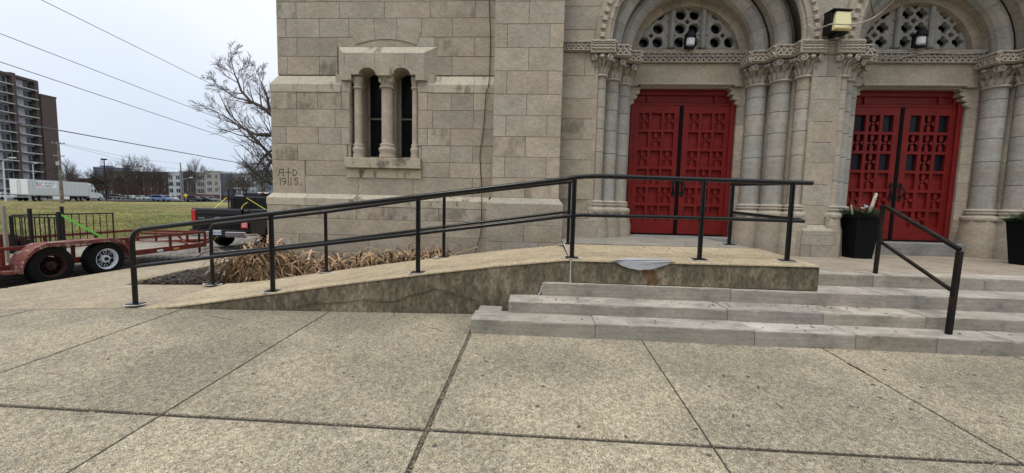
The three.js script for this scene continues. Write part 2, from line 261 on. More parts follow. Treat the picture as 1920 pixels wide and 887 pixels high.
const L = (x) => 5.136 + 0.066 * x;                            // foot of the ramp wall
const hw = (x) => lerp(0.028, -0.1, clamp((-4.9 - x) / 3.8));   // path level, falling to the kerb
const slope = (x, Z) => 0.05 * (Z - 4.4) + Math.min(0, hw(x) - 0.05 * (L(x) - 4.4)) * (x < -4.7 ? sstep(2.8, L(x), Z) : 0);   // the forecourt rises towards the church
const stain = (x, Z) => {                                      // damp and dirt in patches
  const a = nz(x * 1.3 + 20, Z * 1.3 + 7), b = nz(x * 0.55 + 3, Z * 0.55 + 31), d = nz(x * 5 + 1, Z * 5 + 2), m = sstep(0.38, 0.66, 0.55 * a + 0.45 * b), k = lerp(1.05, 0.78, m) * (0.91 + 0.18 * d);
  return [k * lerp(1.03, 0.99, m), k * lerp(0.995, 0.985, m), k * lerp(0.945, 0.96, m)];
};
{
  const walk = setting('sidewalk', 'exposed pebble concrete paving in large slabs before the steps');
  const xs = [-8.68]; for (let k = -3; k <= 6; k++) xs.push(-0.72 + 1.945 * k - (k === -1 ? 0.02 : 0));
  const zs = [-3.3, -1.3, 0.65, 2.6];
  const gapX = (x) => Math.abs(x + 0.72) < 0.01 ? 0.018 : x < -4 ? 0.013 : x > 2.5 ? 0.009 : 0.0065;
  for (let i = 0; i + 1 < xs.length; i++) {
    const a = xs[i] + gapX(xs[i]), b = xs[i + 1] - gapX(xs[i + 1]), t = [rr(0.88, 1.06), rr(0.88, 1.06), rr(0.88, 1.06), rr(0.88, 1.04)], tilt = [0, 0, 0, 0].map(() => rr(-0.002, 0.002));
    for (let j = 0; j < 4; j++) {
      const gz = (q) => q === 3 ? 0.015 : 0.008, z0 = zs[j] + gz(j), z1 = j < 3 ? zs[j + 1] - gz(j + 1) : (b < -0.5 ? (x) => L(x) - 0.008 : 4.78);
      const tone = t[j]; part(walk, 'slab', sheet(a, b, z0, z1, (x, Z) => slope(x, Z) + tilt[j] + 0.004 * (nz(x * 1.5, Z * 1.5) - 0.5), 36, 36, (x, Z) => { const s = stain(x, Z); return s.map((q) => q * tone); }, 0.09), M.agg);
    }
  }
  part(walk, 'joint_bed', sheet(-8.68, 12.4, -3.3, 4.9, (x, Z) => slope(x, Z) - 0.0105, 40, 20, null, 0.2), M.joint);
  for (const c of [[[810, 616], [818, 617], [826, 621], [832, 622]], [[736, 585], [740, 590], [739, 595]], [[391, 593], [405, 594], [420, 598], [435, 600]], [[339, 597], [350, 595]], [[1590, 682], [1598, 687], [1606, 690], [1620, 698]], [[1455, 757], [1462, 761], [1468, 766]]]) part(walk, 'crack', poly(c.map(([a, b]) => { const d = rayOf(a, b), t = (1.5 + 0.22) / (0.05 * -d.z - d.y), p = d.multiplyScalar(t).add(camera.position); p.y += 0.001; return p; }), c[0][0] === 1590 ? 0.008 : 0.004, 5), M.joint);
  // grit and leaf crumbs caught in the two wide joints
  { mat('grit', { color: lin(0.17, 0.14, 0.11) }); const n = 1500, im = new THREE.InstancedMesh(cbox(0.009, 0.005, 0.007, 0.001), M.grit, n), m = new THREE.Matrix4(), q = new THREE.Quaternion(), c = new THREE.Color();
    for (let i = 0; i < n; i++) { const along = i % 5 > 0, x = along ? -0.72 + rr(-0.013, 0.013) : rr(-5, 5), Z = along ? rr(1.9, 4.4) : 2.6 + rr(-0.009, 0.009); q.setFromEuler(new THREE.Euler(rr(-1, 1), rr(0, 6.28), rr(-1, 1))); const s = rr(0.5, 1.7); m.compose(new THREE.Vector3(x, slope(x, Z) - 0.012 + rr(0, 0.005), -Z), q, new THREE.Vector3(s, s, s)); im.setMatrixAt(i, m); const t = rr(0.25, 1.7); im.setColorAt(i, c.setRGB(t * 1.05, t, t * 0.9)); }
    im.name = 'joint_grit'; im.userData = { kind: 'stuff', label: 'grit and crumbled leaves in the paving joints', category: 'grit' }; scene.add(im); }
  // path beside the kerb
  const wc = (x, Z) => { const s = 0.9 + 0.25 * (nz(x * 1.6 + 5, Z * 1.6) - 0.5), q = nz(x * 0.7, Z * 0.7 + 50); return [s, s * lerp(0.96, 1, q), s * lerp(0.9, 1.02, q)]; };
  const cut = [-8.68, -7.05, -4.93];
  for (let i = 0; i < 2; i++) part(walk, 'slab', sheet(cut[i] + 0.006, cut[i + 1] - 0.006, (x) => L(x) + 0.008, i ? (x) => 6.28 : 6.28, (x) => hw(x), 20, 20, wc), M.walk);
  for (let k = 0; k < 18; k++) part(walk, 'slab', sheet(-8.68, -7.05, 6.29 + k * 1.75, 6.28 + (k + 1) * 1.75, (x) => hw(x), 8, 8, wc), M.walk);
  part(walk, 'joint_bed', sheet(-8.66, -4.95, (x) => L(x) - 0.03, (x) => 6.26, (x) => hw(x) - 0.03, 8, 2, null, 0.3), M.joint); part(walk, 'joint_bed', sheet(-8.66, -7.07, 6.27, 37, (x) => hw(x) - 0.03, 2, 2, null, 0.3), M.joint);
  const kerb = setting('kerb', 'concrete kerb stones along the brick street');
  for (let k = 0; k < 22; k++) part(kerb, 'kerb_stone', ext(-8.86, -8.69, -0.42, -0.104, -4 + k * 2, -2.012 + k * 2, 0.02), M.walk);
  for (let k = 0; k < 20; k++) part(kerb, 'kerb_stone', ext(-15.75, -15.6, -0.42, -0.13, 2 + k * 2.4, 4.39 + k * 2.4, 0.02), M.walk);
}
{ // brick street
  mat('streetbase', { color: lin(0.10, 0.095, 0.09), map: T.plain });
  mat('cobble', { color: lin(0.30, 0.275, 0.25), map: T.plain, roughness: 0.85 });
  struct('street', boxUV(new THREE.PlaneGeometry(6.8, 130).rotateX(-Math.PI / 2).translate(-12.2, -0.300, -45)), M.streetbase);
  const g = cbox(0.092, 0.07, 0.205, 0.014), nx = 68, nzr = 60, im = new THREE.InstancedMesh(g, M.cobble, nx * nzr), m = new THREE.Matrix4(), q = new THREE.Quaternion(), c = new THREE.Color();
  let k = 0; for (let j = 0; j < nzr; j++) for (let i = 0; i < nx; i++) {
    q.setFromEuler(new THREE.Euler(rr(-0.03, 0.03), rr(-0.03, 0.03), rr(-0.03, 0.03))); const x = -8.92 - i * 0.0985, Z = 5.6 + (j + (i & 1) * 0.5) * 0.215;
    m.compose(new THREE.Vector3(x, -0.30 + rr(-0.008, 0.008) - 0.02 * noise2(x * 0.8, Z * 0.8), -Z), q, new THREE.Vector3(1, 1, 1)); im.setMatrixAt(k, m); const t = rr(0.6, 1.15); im.setColorAt(k++, c.setRGB(t * rr(0.95, 1.1), t, t * rr(0.88, 1))); }
  im.name = 'street_bricks'; im.userData = { kind: 'stuff', label: 'worn brown paving bricks of the street under the trailer', category: 'paving' }; im.castShadow = im.receiveShadow = true; scene.add(im);
}
{ // grass field across the street, road and car park behind it
  const fc = (x, Z) => { const n = nz(x * 0.09, Z * 0.16), d = nz(x * 0.6, Z * 0.35), m = sstep(0.35, 0.7, n), k = 0.62 + 0.85 * (d - 0.15); return [k * lerp(1.08, 0.86, m), k * lerp(1.0, 0.92, m), k * lerp(1.02, 0.72, m)]; };
  const fh = (x, Z) => -0.16 + 0.30 * (nz(x * 0.07, Z * 0.09) - 0.5) * sstep(0, 12, -15.8 - x) * sstep(125, 100, Z);
  struct('grass_field', sheet(-100, -15.78, 0, (x) => 74 + (-x - 20) * 0.0 + 44, fh, 120, 140, fc, 0.4, 0), M.grass);
  struct('road', boxUV(new THREE.PlaneGeometry(16, 260).rotateX(-Math.PI / 2).rotateY(0.215).translate(-113, 0.02, -96)), M.asphalt);
  struct('car_park', boxUV(new THREE.PlaneGeometry(190, 44).rotateX(-Math.PI / 2).translate(-96, -0.12, -141)), M.asphalt);
  // rough grass standing a little above the sheet
  mat('blade', { color: lin(0.30, 0.28, 0.14), roughness: 1 });
  const g = new GB(); for (let i = 0; i < 7; i++) { const a = rr(0, 6.28), l = rr(0.05, 0.12), o = new THREE.Vector3(rr(-0.08, 0.08), 0, rr(-0.08, 0.08)), w = new THREE.Vector3(Math.cos(a), 0, Math.sin(a)).multiplyScalar(0.008); g.tri(o.clone().sub(w), o.clone().add(w), o.clone().add(new THREE.Vector3(rr(-0.06, 0.06), l, rr(-0.06, 0.06)))); }
  const n = 42000, im = new THREE.InstancedMesh(g.geo(), M.blade, n), m = new THREE.Matrix4(), q = new THREE.Quaternion(), c = new THREE.Color();
  for (let i = 0; i < n; i++) { const Z = 8 + 62 * Math.pow(rnd(), 1.6), x = -15.9 - Math.pow(rnd(), 1.3) * Math.min(70, 6 + Z * 1.4); q.setFromAxisAngle(new THREE.Vector3(0, 1, 0), rr(0, 6.28)); const s = rr(0.7, 1.5); m.compose(new THREE.Vector3(x, fh(x, Z) - 0.005, -Z), q, new THREE.Vector3(s, s, s)); im.setMatrixAt(i, m); const f = fc(x, Z), t = rr(0.7, 1.3); im.setColorAt(i, c.setRGB(f[0] * t, f[1] * t, f[2] * t)); }
  im.name = 'field_grass'; im.userData = { kind: 'stuff', label: 'short winter grass on the open field', category: 'grass' }; im.receiveShadow = true; scene.add(im);
}

// ---------- entrance steps ----------
// a step stone whose front arris is worn and chipped along its length
function stepStone(x0, x1, y0, y1, Z0, Z1) {
  const n = Math.max(6, Math.round((x1 - x0) / 0.05)), g = new GB(), S = []; let c = 0.012;
  for (let i = 0; i <= n; i++) { c = clamp(c + rr(-0.006, 0.006), 0.006, 0.018); const k = rnd() < 0.05 ? rr(0.02, 0.04) : c, x = lerp(x0, x1, i / n), e = i === 0 || i === n ? 0.004 : 0, w = rr(-0.0015, 0.0015); S.push([V(x, y0, Z0 + e), V(x, y1 - k, Z0 + e + w), V(x, y1 - k * 0.3 - e * 0.5, Z0 + k * 0.3 + e), V(x, y1 - e * 0.5 + w, Z0 + k), V(x, y1 - e * 0.5, Z1), V(x, y0, Z1)]); }
  const topLift = rr(0.25, 1), sx = rnd() * 50, pale = (p) => { const q = 0.50 * topLift * sstep(0.34, 0.56, nz(p.x * 5 + sx, p.z * 7)) + 0.12 * (nz(p.x * 22, p.z * 22 + sx) - 0.5); return [1 + q, 1 + q * 1.02, 1 + q * 1.06]; }, W1 = [1, 1, 1];   // brightness painted onto upward tread faces in patches, mixed with whitish salt and wear
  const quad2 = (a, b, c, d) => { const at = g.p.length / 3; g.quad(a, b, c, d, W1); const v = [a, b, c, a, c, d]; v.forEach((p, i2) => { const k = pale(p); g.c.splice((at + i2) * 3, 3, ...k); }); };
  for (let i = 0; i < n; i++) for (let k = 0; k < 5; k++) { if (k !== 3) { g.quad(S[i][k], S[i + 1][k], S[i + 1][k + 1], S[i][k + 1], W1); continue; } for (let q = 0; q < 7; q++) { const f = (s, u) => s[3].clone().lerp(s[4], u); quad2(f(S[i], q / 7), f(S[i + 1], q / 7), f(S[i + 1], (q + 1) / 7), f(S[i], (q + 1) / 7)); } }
  for (const s of [S[0], S[n]]) for (let k = 1; k < 5; k++) g.tri(s[0], s[k], s[k + 1], W1);
  return boxUV(g.geo(false), rnd() * 4, rnd() * 4);
}
const HS = [0, 0.169, 0.309, 0.475, 0.642], ZS = [4.4, 4.74, 5.12, 5.61], XL = [-0.72, -0.311, 0.10, 0.47];
{
  const steps = thing('entrance_steps', 'four wide grey stone steps rising to the red church doors', 'steps');
  const cuts = [[1117, 1418, 1609, 1763, 1905], [1366, 1547, 1741, 1890], [1372, 1666], [1640, 1850]];
  for (let s = 0; s < 4; s++) {
    const xs = [XL[s], ...cuts[s].map((p) => atZ(p, 600 - s * 32, ZS[s]).x), 7.6, 9.4, 11.2].filter((v, i, a) => !i || v > a[i - 1] + 0.3);
    for (let i = 0; i + 1 < xs.length; i++) {
      const j = rr(-0.004, 0.004), back = s < 3 ? ZS[s + 1] + 0.06 : ZS[3] + 0.36, low = s ? HS[s] - 0.004 : -0.1, k = rr(0.90, 1.06);
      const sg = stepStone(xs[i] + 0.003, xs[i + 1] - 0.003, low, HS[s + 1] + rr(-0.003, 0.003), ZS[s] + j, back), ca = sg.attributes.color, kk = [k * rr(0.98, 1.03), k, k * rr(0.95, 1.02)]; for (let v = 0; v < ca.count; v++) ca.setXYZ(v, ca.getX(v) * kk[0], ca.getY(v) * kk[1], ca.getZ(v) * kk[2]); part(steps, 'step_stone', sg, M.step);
    }
  }
  // first step turns back to the ramp wall at its open end
  part(steps, 'step_stone', tint(ext(-0.70, -0.40, -0.05, 0.162, 4.79, 5.06, 0.013), 1, 1, 0.98), M.step);
  const core = new GB(); const core2 = merge([ext(-0.3, 11.2, -0.3, 0.28, 4.85, 8.2, 0.001), ext(0.2, 11.2, 0.28, 0.45, 5.2, 8.2, 0.001)]); part(steps, 'core', core2, M.mortar);
  // platform paving
  for (let i = 0; i < 6; i++) for (let j = 0; j < 2; j++) { const x0 = 3.0 + i * 1.5, k = rr(0.95, 1.05), Z0 = j ? 7.2 : 5.975, Z1 = j ? 8.34 : 7.19; part(steps, 'platform_slab', tint(ext(x0 + 0.004, x0 + 1.494, 0.45, 0.64 + rr(-0.002, 0.002), Z0, Z1, 0.006), k * 1.06, k * 0.98, k * 0.88), M.step); }
}

// ---------- wheelchair ramp and landing ----------
const FX = [-5.2, -4.98, -4.56, -3.508, -2.5, -1.488, -0.485, 0.356, 0.47], FYv = [0.012, 0.028, 0.078, 0.249, 0.408, 0.558, 0.693, 0.786, 0.792];
const FY = (x) => { if (x <= FX[0]) return FYv[0]; for (let i = 0; i + 1 < FX.length; i++) if (x <= FX[i + 1]) return lerp(FYv[i], FYv[i + 1], (x - FX[i]) / (FX[i + 1] - FX[i])); return FYv.at(-1); };
const landY = (x, Z) => 0.788 + 0.006 * (x - 0.47) + 0.062 * clamp((Z - 5.16) / 1.4);
{
  const ramp = thing('wheelchair_ramp', 'concrete wheelchair ramp with stained side wall climbing to the church landing', 'ramp');
  const yc = (x, Z) => { const s = 0.95 + 0.3 * (nz(x * 2, Z * 2) - 0.5), w = nz(x * 0.9 + 8, Z * 0.9); return [s * lerp(0.98, 1.03, w), s, s * lerp(0.9, 1.0, w)]; };
  part(ramp, 'ramp_surface', sheet(-5.2, 0.462, (x) => L(x) - 0.010, (x) => L(x) + 1.48, (x, Z) => FY(x) + 0.03 * clamp((Z - L(x)) / 1.48), 80, 16, yc, 0.022, 0.006), M.ramptop);
  { // side wall: one sheet from ground to lip, slightly uneven
    const pos = [], uv = [], idx = [], nx = 90, ny = 8;
    for (let i = 0; i <= nx; i++) for (let j = 0; j <= ny; j++) { const x = lerp(-5.05, 0.462, i / nx), y = lerp(-0.06, FY(x) - 0.008, j / ny), b = 0.010 * (nz(x * 3, y * 6 + 3) - 0.5); pos.push(x, y, -(L(x) + b)); uv.push(x, y * 1.0); }
    for (let i = 0; i < nx; i++) for (let j = 0; j < ny; j++) { const a = i * (ny + 1) + j; idx.push(a, a + ny + 1, a + ny + 2, a, a + ny + 2, a + 1); }
    const g = new THREE.BufferGeometry(); g.setAttribute('position', new THREE.Float32BufferAttribute(pos, 3)); g.setAttribute('uv', new THREE.Float32BufferAttribute(uv, 2)); g.setIndex(idx); g.computeVertexNormals();
    part(ramp, 'side_wall', g, M.rampwall);
    const bk = sheet(-5.0, 0.46, (x) => L(x) + 0.02, (x) => L(x) + 1.46, (x) => FY(x) - 0.02, 40, 2, null, 1.0, 0); part(ramp, 'body', bk, M.rampwall);
  }
  part(ramp, 'landing_surface', sheet(0.472, 3.60, 5.152, 6.56, landY, 40, 20, yc, 0.022, 0.006), M.ramptop);
  { const g = ext(0.472, 3.60, 0.478, 0.778, 5.166, 5.3, 0.012); part(ramp, 'landing_wall', g, M.rampwall); part(ramp, 'landing_core', ext(0.48, 3.59, 0.46, 0.76, 5.31, 6.55, 0.005), M.rampwall); }
  part(ramp, 'stoop', tint(ext(0.47, 3.47, 0.40, 0.878, 6.57, 8.32, 0.008), 0.92, 0.93, 0.92), M.step);
  // light repair mortar on the landing edge
  const patch = [[1148, 484], [1164, 485], [1190, 484], [1215, 484], [1240, 485], [1266, 487], [1260, 491], [1252, 496], [1243, 499], [1234, 501.5], [1226, 504], [1217, 506], [1208, 505.5], [1199, 507], [1190, 505], [1181, 503.5], [1170, 500], [1161, 496], [1155, 491]].map(([a, b]) => { const p = atZ(a, b, 5.15); return [p.x, Math.min(p.y, landY(p.x, 5.15) + 0.004)]; });
  part(ramp, 'repair_patch', extrude(polyShape(patch), 0.022, 0.003).translate(0, 0, -5.166), M.patch);
  mat('ruststain', { color: lin(0.80, 0.52, 0.34), map: T.wall }); { const g = [[1206, 507], [1222, 506], [1232, 509], [1231, 518], [1236, 528], [1229, 535], [1231, 542], [1222, 544], [1212, 538], [1214, 527], [1207, 517]].map(([a, b]) => { const p = atZ(a, b, 5.16); return [p.x, p.y]; }); part(ramp, 'rust_stain', extrude(polyShape(g), 0.0015).translate(0, 0, -5.1655), M.ruststain); }
  part(ramp, 'repair_patch', extrude(polyShape([[1152, 488], [1180, 488], [1215, 488], [1260, 489], [1248, 486], [1228, 484.5], [1205, 485.5], [1186, 483.5], [1168, 485]].map(([a, b]) => { const p = atY(a, b, 0.803); return [p.x, p.z]; })), 0.004).rotateX(Math.PI / 2).translate(0, 0.806, 0), M.patch);
  // white caulk in the joint between ramp and landing, and where the wall meets the old step
  const cg = [V(0.468, 0.868, 6.55), V(0.468, 0.80, 5.3), V(0.468, 0.786, 5.152), V(0.47, 0.62, 5.152), V(0.476, 0.47, 5.152)];
  part(ramp, 'caulk_joint', poly(cg, 0.011, 6), M.caulk);
  part(ramp, 'caulk_joint', poly([V(0.476, 0.47, 5.145), V(0.30, 0.475, 5.14), V(0.16, 0.47, 5.14), V(0.10, 0.42, 5.132), V(0.085, 0.34, 5.128), V(0.06, 0.312, 5.125)], 0.011, 6), M.caulk);
  // crack wandering across the side wall
  const cr = [[545, 575], [590, 569], [640, 567], [680, 562], [720, 566], [745, 564], [768, 553], [795, 549], [812, 541], [840, 546], [868, 556], [900, 566]].map(([a, b]) => { const d = rayOf(a, b), t = 5.126 / (-d.z - 0.066 * d.x); return d.multiplyScalar(t).add(camera.position); });
  const c2 = []; cr.forEach((p, i) => { if (i) { const q = cr[i - 1]; for (let k = 1; k <= 4; k++) c2.push(q.clone().lerp(p, k / 4).add(new THREE.Vector3(0, k < 4 ? rr(-0.008, 0.008) : 0, 0))); } });
  part(ramp, 'crack', poly(c2, 0.0035, 4), M.joint);
}

// ---------- church ----------
const church = thing('church', 'limestone church front with carved arched portals and red double doors', 'church');
const grp = (parent, name) => { const o = new THREE.Group(); o.name = name; parent.add(o); return o; };
// one squared stone facing the camera side: chamfered face, flush back
function ashlarGeo(x0, x1, y0, y1, Zf, gap = 0.003, dep = 0.09, ch = 0.004) {
  const g = new GB(), j = rr(-0.002, 0.002), a = x0 + gap, b = x1 - gap, c = y0 + gap, d = y1 - gap, z = -(Zf + j), zb = z - dep;
  const P = (x, y, zz) => new THREE.Vector3(x, y, zz), F = [P(a + ch, c + ch, z), P(b - ch, c + ch, z), P(b - ch, d - ch, z), P(a + ch, d - ch, z)], E = [P(a, c, z - ch), P(b, c, z - ch), P(b, d, z - ch), P(a, d, z - ch)], B = [P(a, c, zb), P(b, c, zb), P(b, d, zb), P(a, d, zb)];
  g.quad(...F); for (let i = 0; i < 4; i++) { const k = (i + 1) % 4; g.quad(E[i], E[k], F[k], F[i]); g.quad(B[i], B[k], E[k], E[i]); }
  return boxUV(g.geo(false), rnd() * 9, rnd() * 9);
}
const TONES = [[1, 1, 1], [0.95, 0.93, 0.90], [1.04, 1.02, 0.97], [0.99, 0.95, 0.90], [0.92, 0.91, 0.89], [1.03, 0.98, 0.91], [0.96, 0.95, 0.93], [1.0, 0.955, 0.92]];
const tone = (base = 1, k = 0.09) => { const t = TONES[Math.floor(rnd() * TONES.length)], s = base * rr(1 - k * 0.8, 1 + k * 0.8); return t.map((v) => v * s); };
const ashlar = (parent, x0, x1, y0, y1, Zf, base = 1, m = rnd() < 0.07 ? M.sooty : M.stone, gap) => part(parent, 'stone', tint(ashlarGeo(x0, x1, y0, y1, Zf, gap), ...tone(base)), m);
const pxX = (px, py, Z) => atZ(px, py, Z).x, pyY = (px, py, Z) => atZ(px, py, Z).y;
const z3 = (v) => v / 2.6875 + 500;                            // joint positions read from an enlarged view of the tower
const TX0 = -5.083, BXL = -0.822, BXR = 0.401;

{ // tower wall, upper stage
  const t = grp(church, 'tower_upper_wall'), Z = 7.6, ys = [1.3, 33.5, 69.6, 106, 141.5].map((p) => pyY(872, p, Z));
  const hx0 = pxX(636, 100, Z), hx1 = pxX(810, 100, Z);
  const rows = [[150, 368, 593, 822, 1050], [98, 265, 414, 540, 655, 780, 937], [150, 355, -1, 847, 1050], [100, 262, 355, -1, 847, 935]];
  rows.forEach((r, i) => {
    const xs = [TX0]; for (const v of r) xs.push(v < 0 ? null : pxX(z3(v), 60, Z)); xs.push(BXL);
    for (let k = 0; k + 1 < xs.length; k++) if (xs[k] !== null && xs[k + 1] !== null) ashlar(t, xs[k], xs[k + 1], ys[i + 1], ys[i], Z, 0.95);
  });
  let y = ys[0]; for (let r = 0; r < 9; r++) { let x = TX0; const h = 0.37; while (x < BXL - 0.05) { const w = Math.min(rr(0.6, 1.05), BXL - x); const e = BXL - x - w < 0.35 ? BXL : x + w; ashlar(t, x, e, y, y + h, Z, 0.95); x = e; } y += h; }
  for (let r = 0; r < 13; r++) { let d = 0; const y0 = pyY(872, 141.5, Z) + r * 0.37; while (d < 5.4) { const w = rr(0.6, 1.0); const m = part(t, 'stone', tint(ashlarGeo(-d - w, -d, y0, y0 + 0.37, 0), ...tone(0.92)), M.stone); m.rotation.y = -Math.PI / 2; m.position.set(TX0, 0, -Z - 0.005); d += w; } }   // west return
  { const wl = pxX(640, 150, Z), wr = pxX(800, 150, Z); part(t, 'mortar', merge([ext(TX0 + 0.012, wl, 3.55, 9.0, Z + 0.014, 13.2, 0.001), ext(wr, BXL, 3.55, 9.0, Z + 0.014, 13.2, 0.001), ext(wl, wr, 4.10, 9.0, Z + 0.014, 13.2, 0.001)]), M.mortar); }
  { const a = pxX(z3(355), 78, Z), b = pxX(z3(847), 78, Z), cs = [a, lerp(a, b, 0.22), lerp(a, b, 0.8), b]; for (let k = 0; k < 3; k++) ashlar(t, cs[k], cs[k + 1], pyY(872, 88, Z), ys[2], Z, 0.95); }
  // relieving arch over the window
  const c = [z3(597), 0], arc = (zx0, zx1, zy0, zyTop, n) => Array.from({ length: n + 1 }, (_, i) => { const u = i / n, x = lerp(zx0, zx1, u); return [pxX(z3(x), 60, Z), pyY(730, lerp(zy0, zyTop, 1 - (2 * u - 1) ** 2) / 2.6875, Z)]; });
  const top = arc(428, 778, 158, 121, 24), bot = arc(442, 757, 228, 198, 24);
  [[0, 8], [8, 16], [16, 24]].forEach(([a, b]) => { const gp = 0.003, pts = [...bot.slice(a, b + 1), ...top.slice(a, b + 1).reverse()]; const cx = pts.reduce((s, q) => s + q[0], 0) / pts.length; part(t, 'arch_stone', tint(extrude(polyShape(pts.map(([x, yy]) => [x + Math.sign(cx - x) * gp, yy])), 0.03, 0.003).translate(0, 0, -Z - 0.022), ...tone(0.97, 0.03)), M.stone); });
}
const weather = (parent, x0, x1, yb, ya, yt, Zf, Zb, endL, endR, m = M.ledge) => {   // sloped offset: face yb..ya at Zf, then slope up to yt at Zb
  const g = new GB(), P = (x, y, Z) => V(x, y, Z), gp = 0.003; x0 += endL ? 0 : gp; x1 -= endR ? 0 : gp;
  const a = P(x0, yb, Zf), b = P(x1, yb, Zf), c = P(x1, ya, Zf), d = P(x0, ya, Zf), e = P(x1 - (endR || 0), yt, Zb), f = P(x0 + (endL || 0), yt, Zb);
  g.quad(a, b, c, d); g.quad(d, c, e, f); const k = P(x0, yb, Zb + 0.05), l = P(x1, yb, Zb + 0.05), mm = P(x1, ya, Zb + 0.05), n = P(x0, ya, Zb + 0.05);
  g.quad(k, a, d, n); g.tri(n, d, f); g.quad(b, l, mm, c); g.tri(c, mm, e); g.quad(k, l, b, a);
  const s = rr(0.92, 1.06); part(parent, 'ledge_stone', tint(boxUV(g.geo(false), rnd() * 5, rnd() * 5), s, s, s), m);
};
{ // tower wall, lower stage
  const t = grp(church, 'tower_lower_wall'), Z = 7.5, X0 = -5.178, hl = pxX(631, 130, Z), hr = pxX(813, 130, Z);
  const ya = pyY(700, 158.5, Z), yb = 3.541, yt = pyY(700, 143, 7.6);
  const sc = [X0, pxX(z3(155), 160, Z), pxX(z3(372), 160, Z)]; sc.push(hl + 0.09);
  for (let i = 0; i < 3; i++) weather(t, sc[i], sc[i + 1], yb, ya, yt, Z - 0.008, 7.6, i === 0 ? 0.1 : 0, 0);
  const sr = [hr - 0.09, pxX(z3(840), 160, Z), pxX(z3(1045), 160, Z), BXL]; for (let i = 0; i < 3; i++) weather(t, sr[i], sr[i + 1], yb, ya, yt, Z - 0.008, 7.6, 0, 0);
  const ys = [173, 207.6, 241.9, 274.2, 305.9, 334.3, 365.7].map((p) => pyY(872, p, Z)); ys[0] = yb; ys[6] = 1.60;
  const WL = 418, WR = 762;
  const rows = [[[155, 258, 380, WL], [WR, 810, 928, 1040]], [[155, 345, WL], [WR, 835, 1040]], [[100, 260, 375, WL], [WR, 810, 925]], [[155, 404], [780, 925, 1040]], [[194, 403], [781, 922]]];
  rows.forEach(([l, r], i) => {
    const lx = [X0, ...l.map((v) => pxX(z3(v), 260, Z))], rx = [...r.map((v) => pxX(z3(v), 260, Z)), BXL];
    for (let k = 0; k + 1 < lx.length; k++) if (!(i === 4 && k === 0)) ashlar(t, lx[k], lx[k + 1], ys[i + 1], ys[i], Z, 0.98, i === 0 ? M.sooty : undefined);
    for (let k = 0; k + 1 < rx.length; k++) ashlar(t, rx[k], rx[k + 1], ys[i + 1], ys[i], Z, 0.98);
  });
  const lx = [194, 461, 737, 1038].map((v) => pxX(z3(v), 350, Z)); lx.push(BXL); for (let k = 0; k + 1 < lx.length; k++) ashlar(t, lx[k], lx[k + 1], ys[6], ys[5], Z, 1.0);
  { // cornerstone with its cut date
    const x1 = lx[0], blk = ashlarGeo(X0, x1, ys[6], ys[4], Z, 0.004, 0.12); const ev = new Evaluator(); ev.useGroups = false; ev.attributes = ['position', 'normal', 'uv'];
    const H = (px, py) => { const p = atZ(px, py, Z); return [p.x, p.y]; }, w = 0.017, cuts = [];
    const stroke = (pts) => { for (let i = 0; i + 1 < pts.length; i++) { const [ax, ay] = H(...pts[i]), [bx, by] = H(...pts[i + 1]), l = Math.hypot(bx - ax, by - ay), g = new THREE.BoxGeometry(l + w, w, 0.016); g.rotateZ(Math.atan2(by - ay, bx - ax)); g.translate((ax + bx) / 2, (ay + by) / 2, -Z); cuts.push(g); } };
    const arc = (cx, cy, rx, ry, a0, a1, n = 8) => Array.from({ length: n + 1 }, (_, i) => { const a = lerp(a0, a1, i / n); return [cx + rx * Math.cos(a), cy - ry * Math.sin(a)]; });
    stroke([[522.5, 329], [524, 318], [531, 317.5], [531.5, 329]]); stroke([[523.5, 323.5], [531, 323.5]]);          // A
    stroke([[540.5, 315.5], [540.5, 347]]); stroke([[535.5, 323.5], [546, 323.5]]);                                 // cross
    stroke([[549.5, 318.5], [549.5, 329.5]]); stroke(arc(549.5, 324, 7.5, 5.5, 1.57, -1.57));                       // D
    stroke([[525.5, 334.5], [525.5, 346.5]]);                                                                       // 1
    stroke(arc(532.5, 337.5, 3.6, 3.2, 0, 6.28, 10)); stroke([[536, 337.5], [535.5, 342], [531.5, 347]]);           // 9
    stroke([[545.5, 334], [545.5, 347]]);                                                                           // 1
    stroke([[558.5, 334], [553, 334.3], [552.6, 339]]); stroke(arc(554.5, 342, 4, 3.8, 1.9, -2.2));                 // 5
    for (const d of [[517, 318], [560.5, 317], [517.5, 345], [564, 345.5]]) stroke([d, [d[0] + 0.6, d[1]]]);
    let base = new Brush(blk); base.updateMatrixWorld(); for (const c of cuts) { const b = new Brush(boxUV(c)); b.updateMatrixWorld(); base = ev.evaluate(base, b, SUBTRACTION); }
    const g = base.geometry; const m = part(t, 'cornerstone', tint(g.toNonIndexed ? (g.index ? g.toNonIndexed() : g) : g, 1.0, 0.95, 0.89), M.stone); m.userData.label = 'cornerstone cut with a cross and the date 1915';
  }
  const wl = pxX(652, 260, Z), wr = pxX(788, 260, Z); ashlar(t, hl - 0.03, wl + 0.06, 3.545, 3.87, Z + 0.004, 0.98); ashlar(t, wr - 0.06, hr + 0.03, 3.545, 3.87, Z + 0.004, 0.98);
  part(t, 'mortar', merge([ext(X0 + 0.012, wl, 1.3, 3.53, Z + 0.014, 8.4, 0.001), ext(wr, BXL, 1.3, 3.53, Z + 0.014, 8.4, 0.001), ext(wl, wr, 1.3, pyY(720, 299, Z), Z + 0.014, 8.4, 0.001), ext(wl, wr, 4.10, 4.2, Z + 0.2, 8.4, 0.001)]), M.mortar);
  for (let r = 0; r < 6; r++) { let d = 0; const y0 = 1.6 + r * 0.325; while (d < 5.4) { const w = rr(0.6, 1.0); const m = part(t, 'stone', tint(ashlarGeo(-d - w, -d, y0, y0 + 0.325, 0), ...tone(0.95)), M.stone); m.rotation.y = -Math.PI / 2; m.position.set(X0, 0, -Z - 0.005); d += w; } }
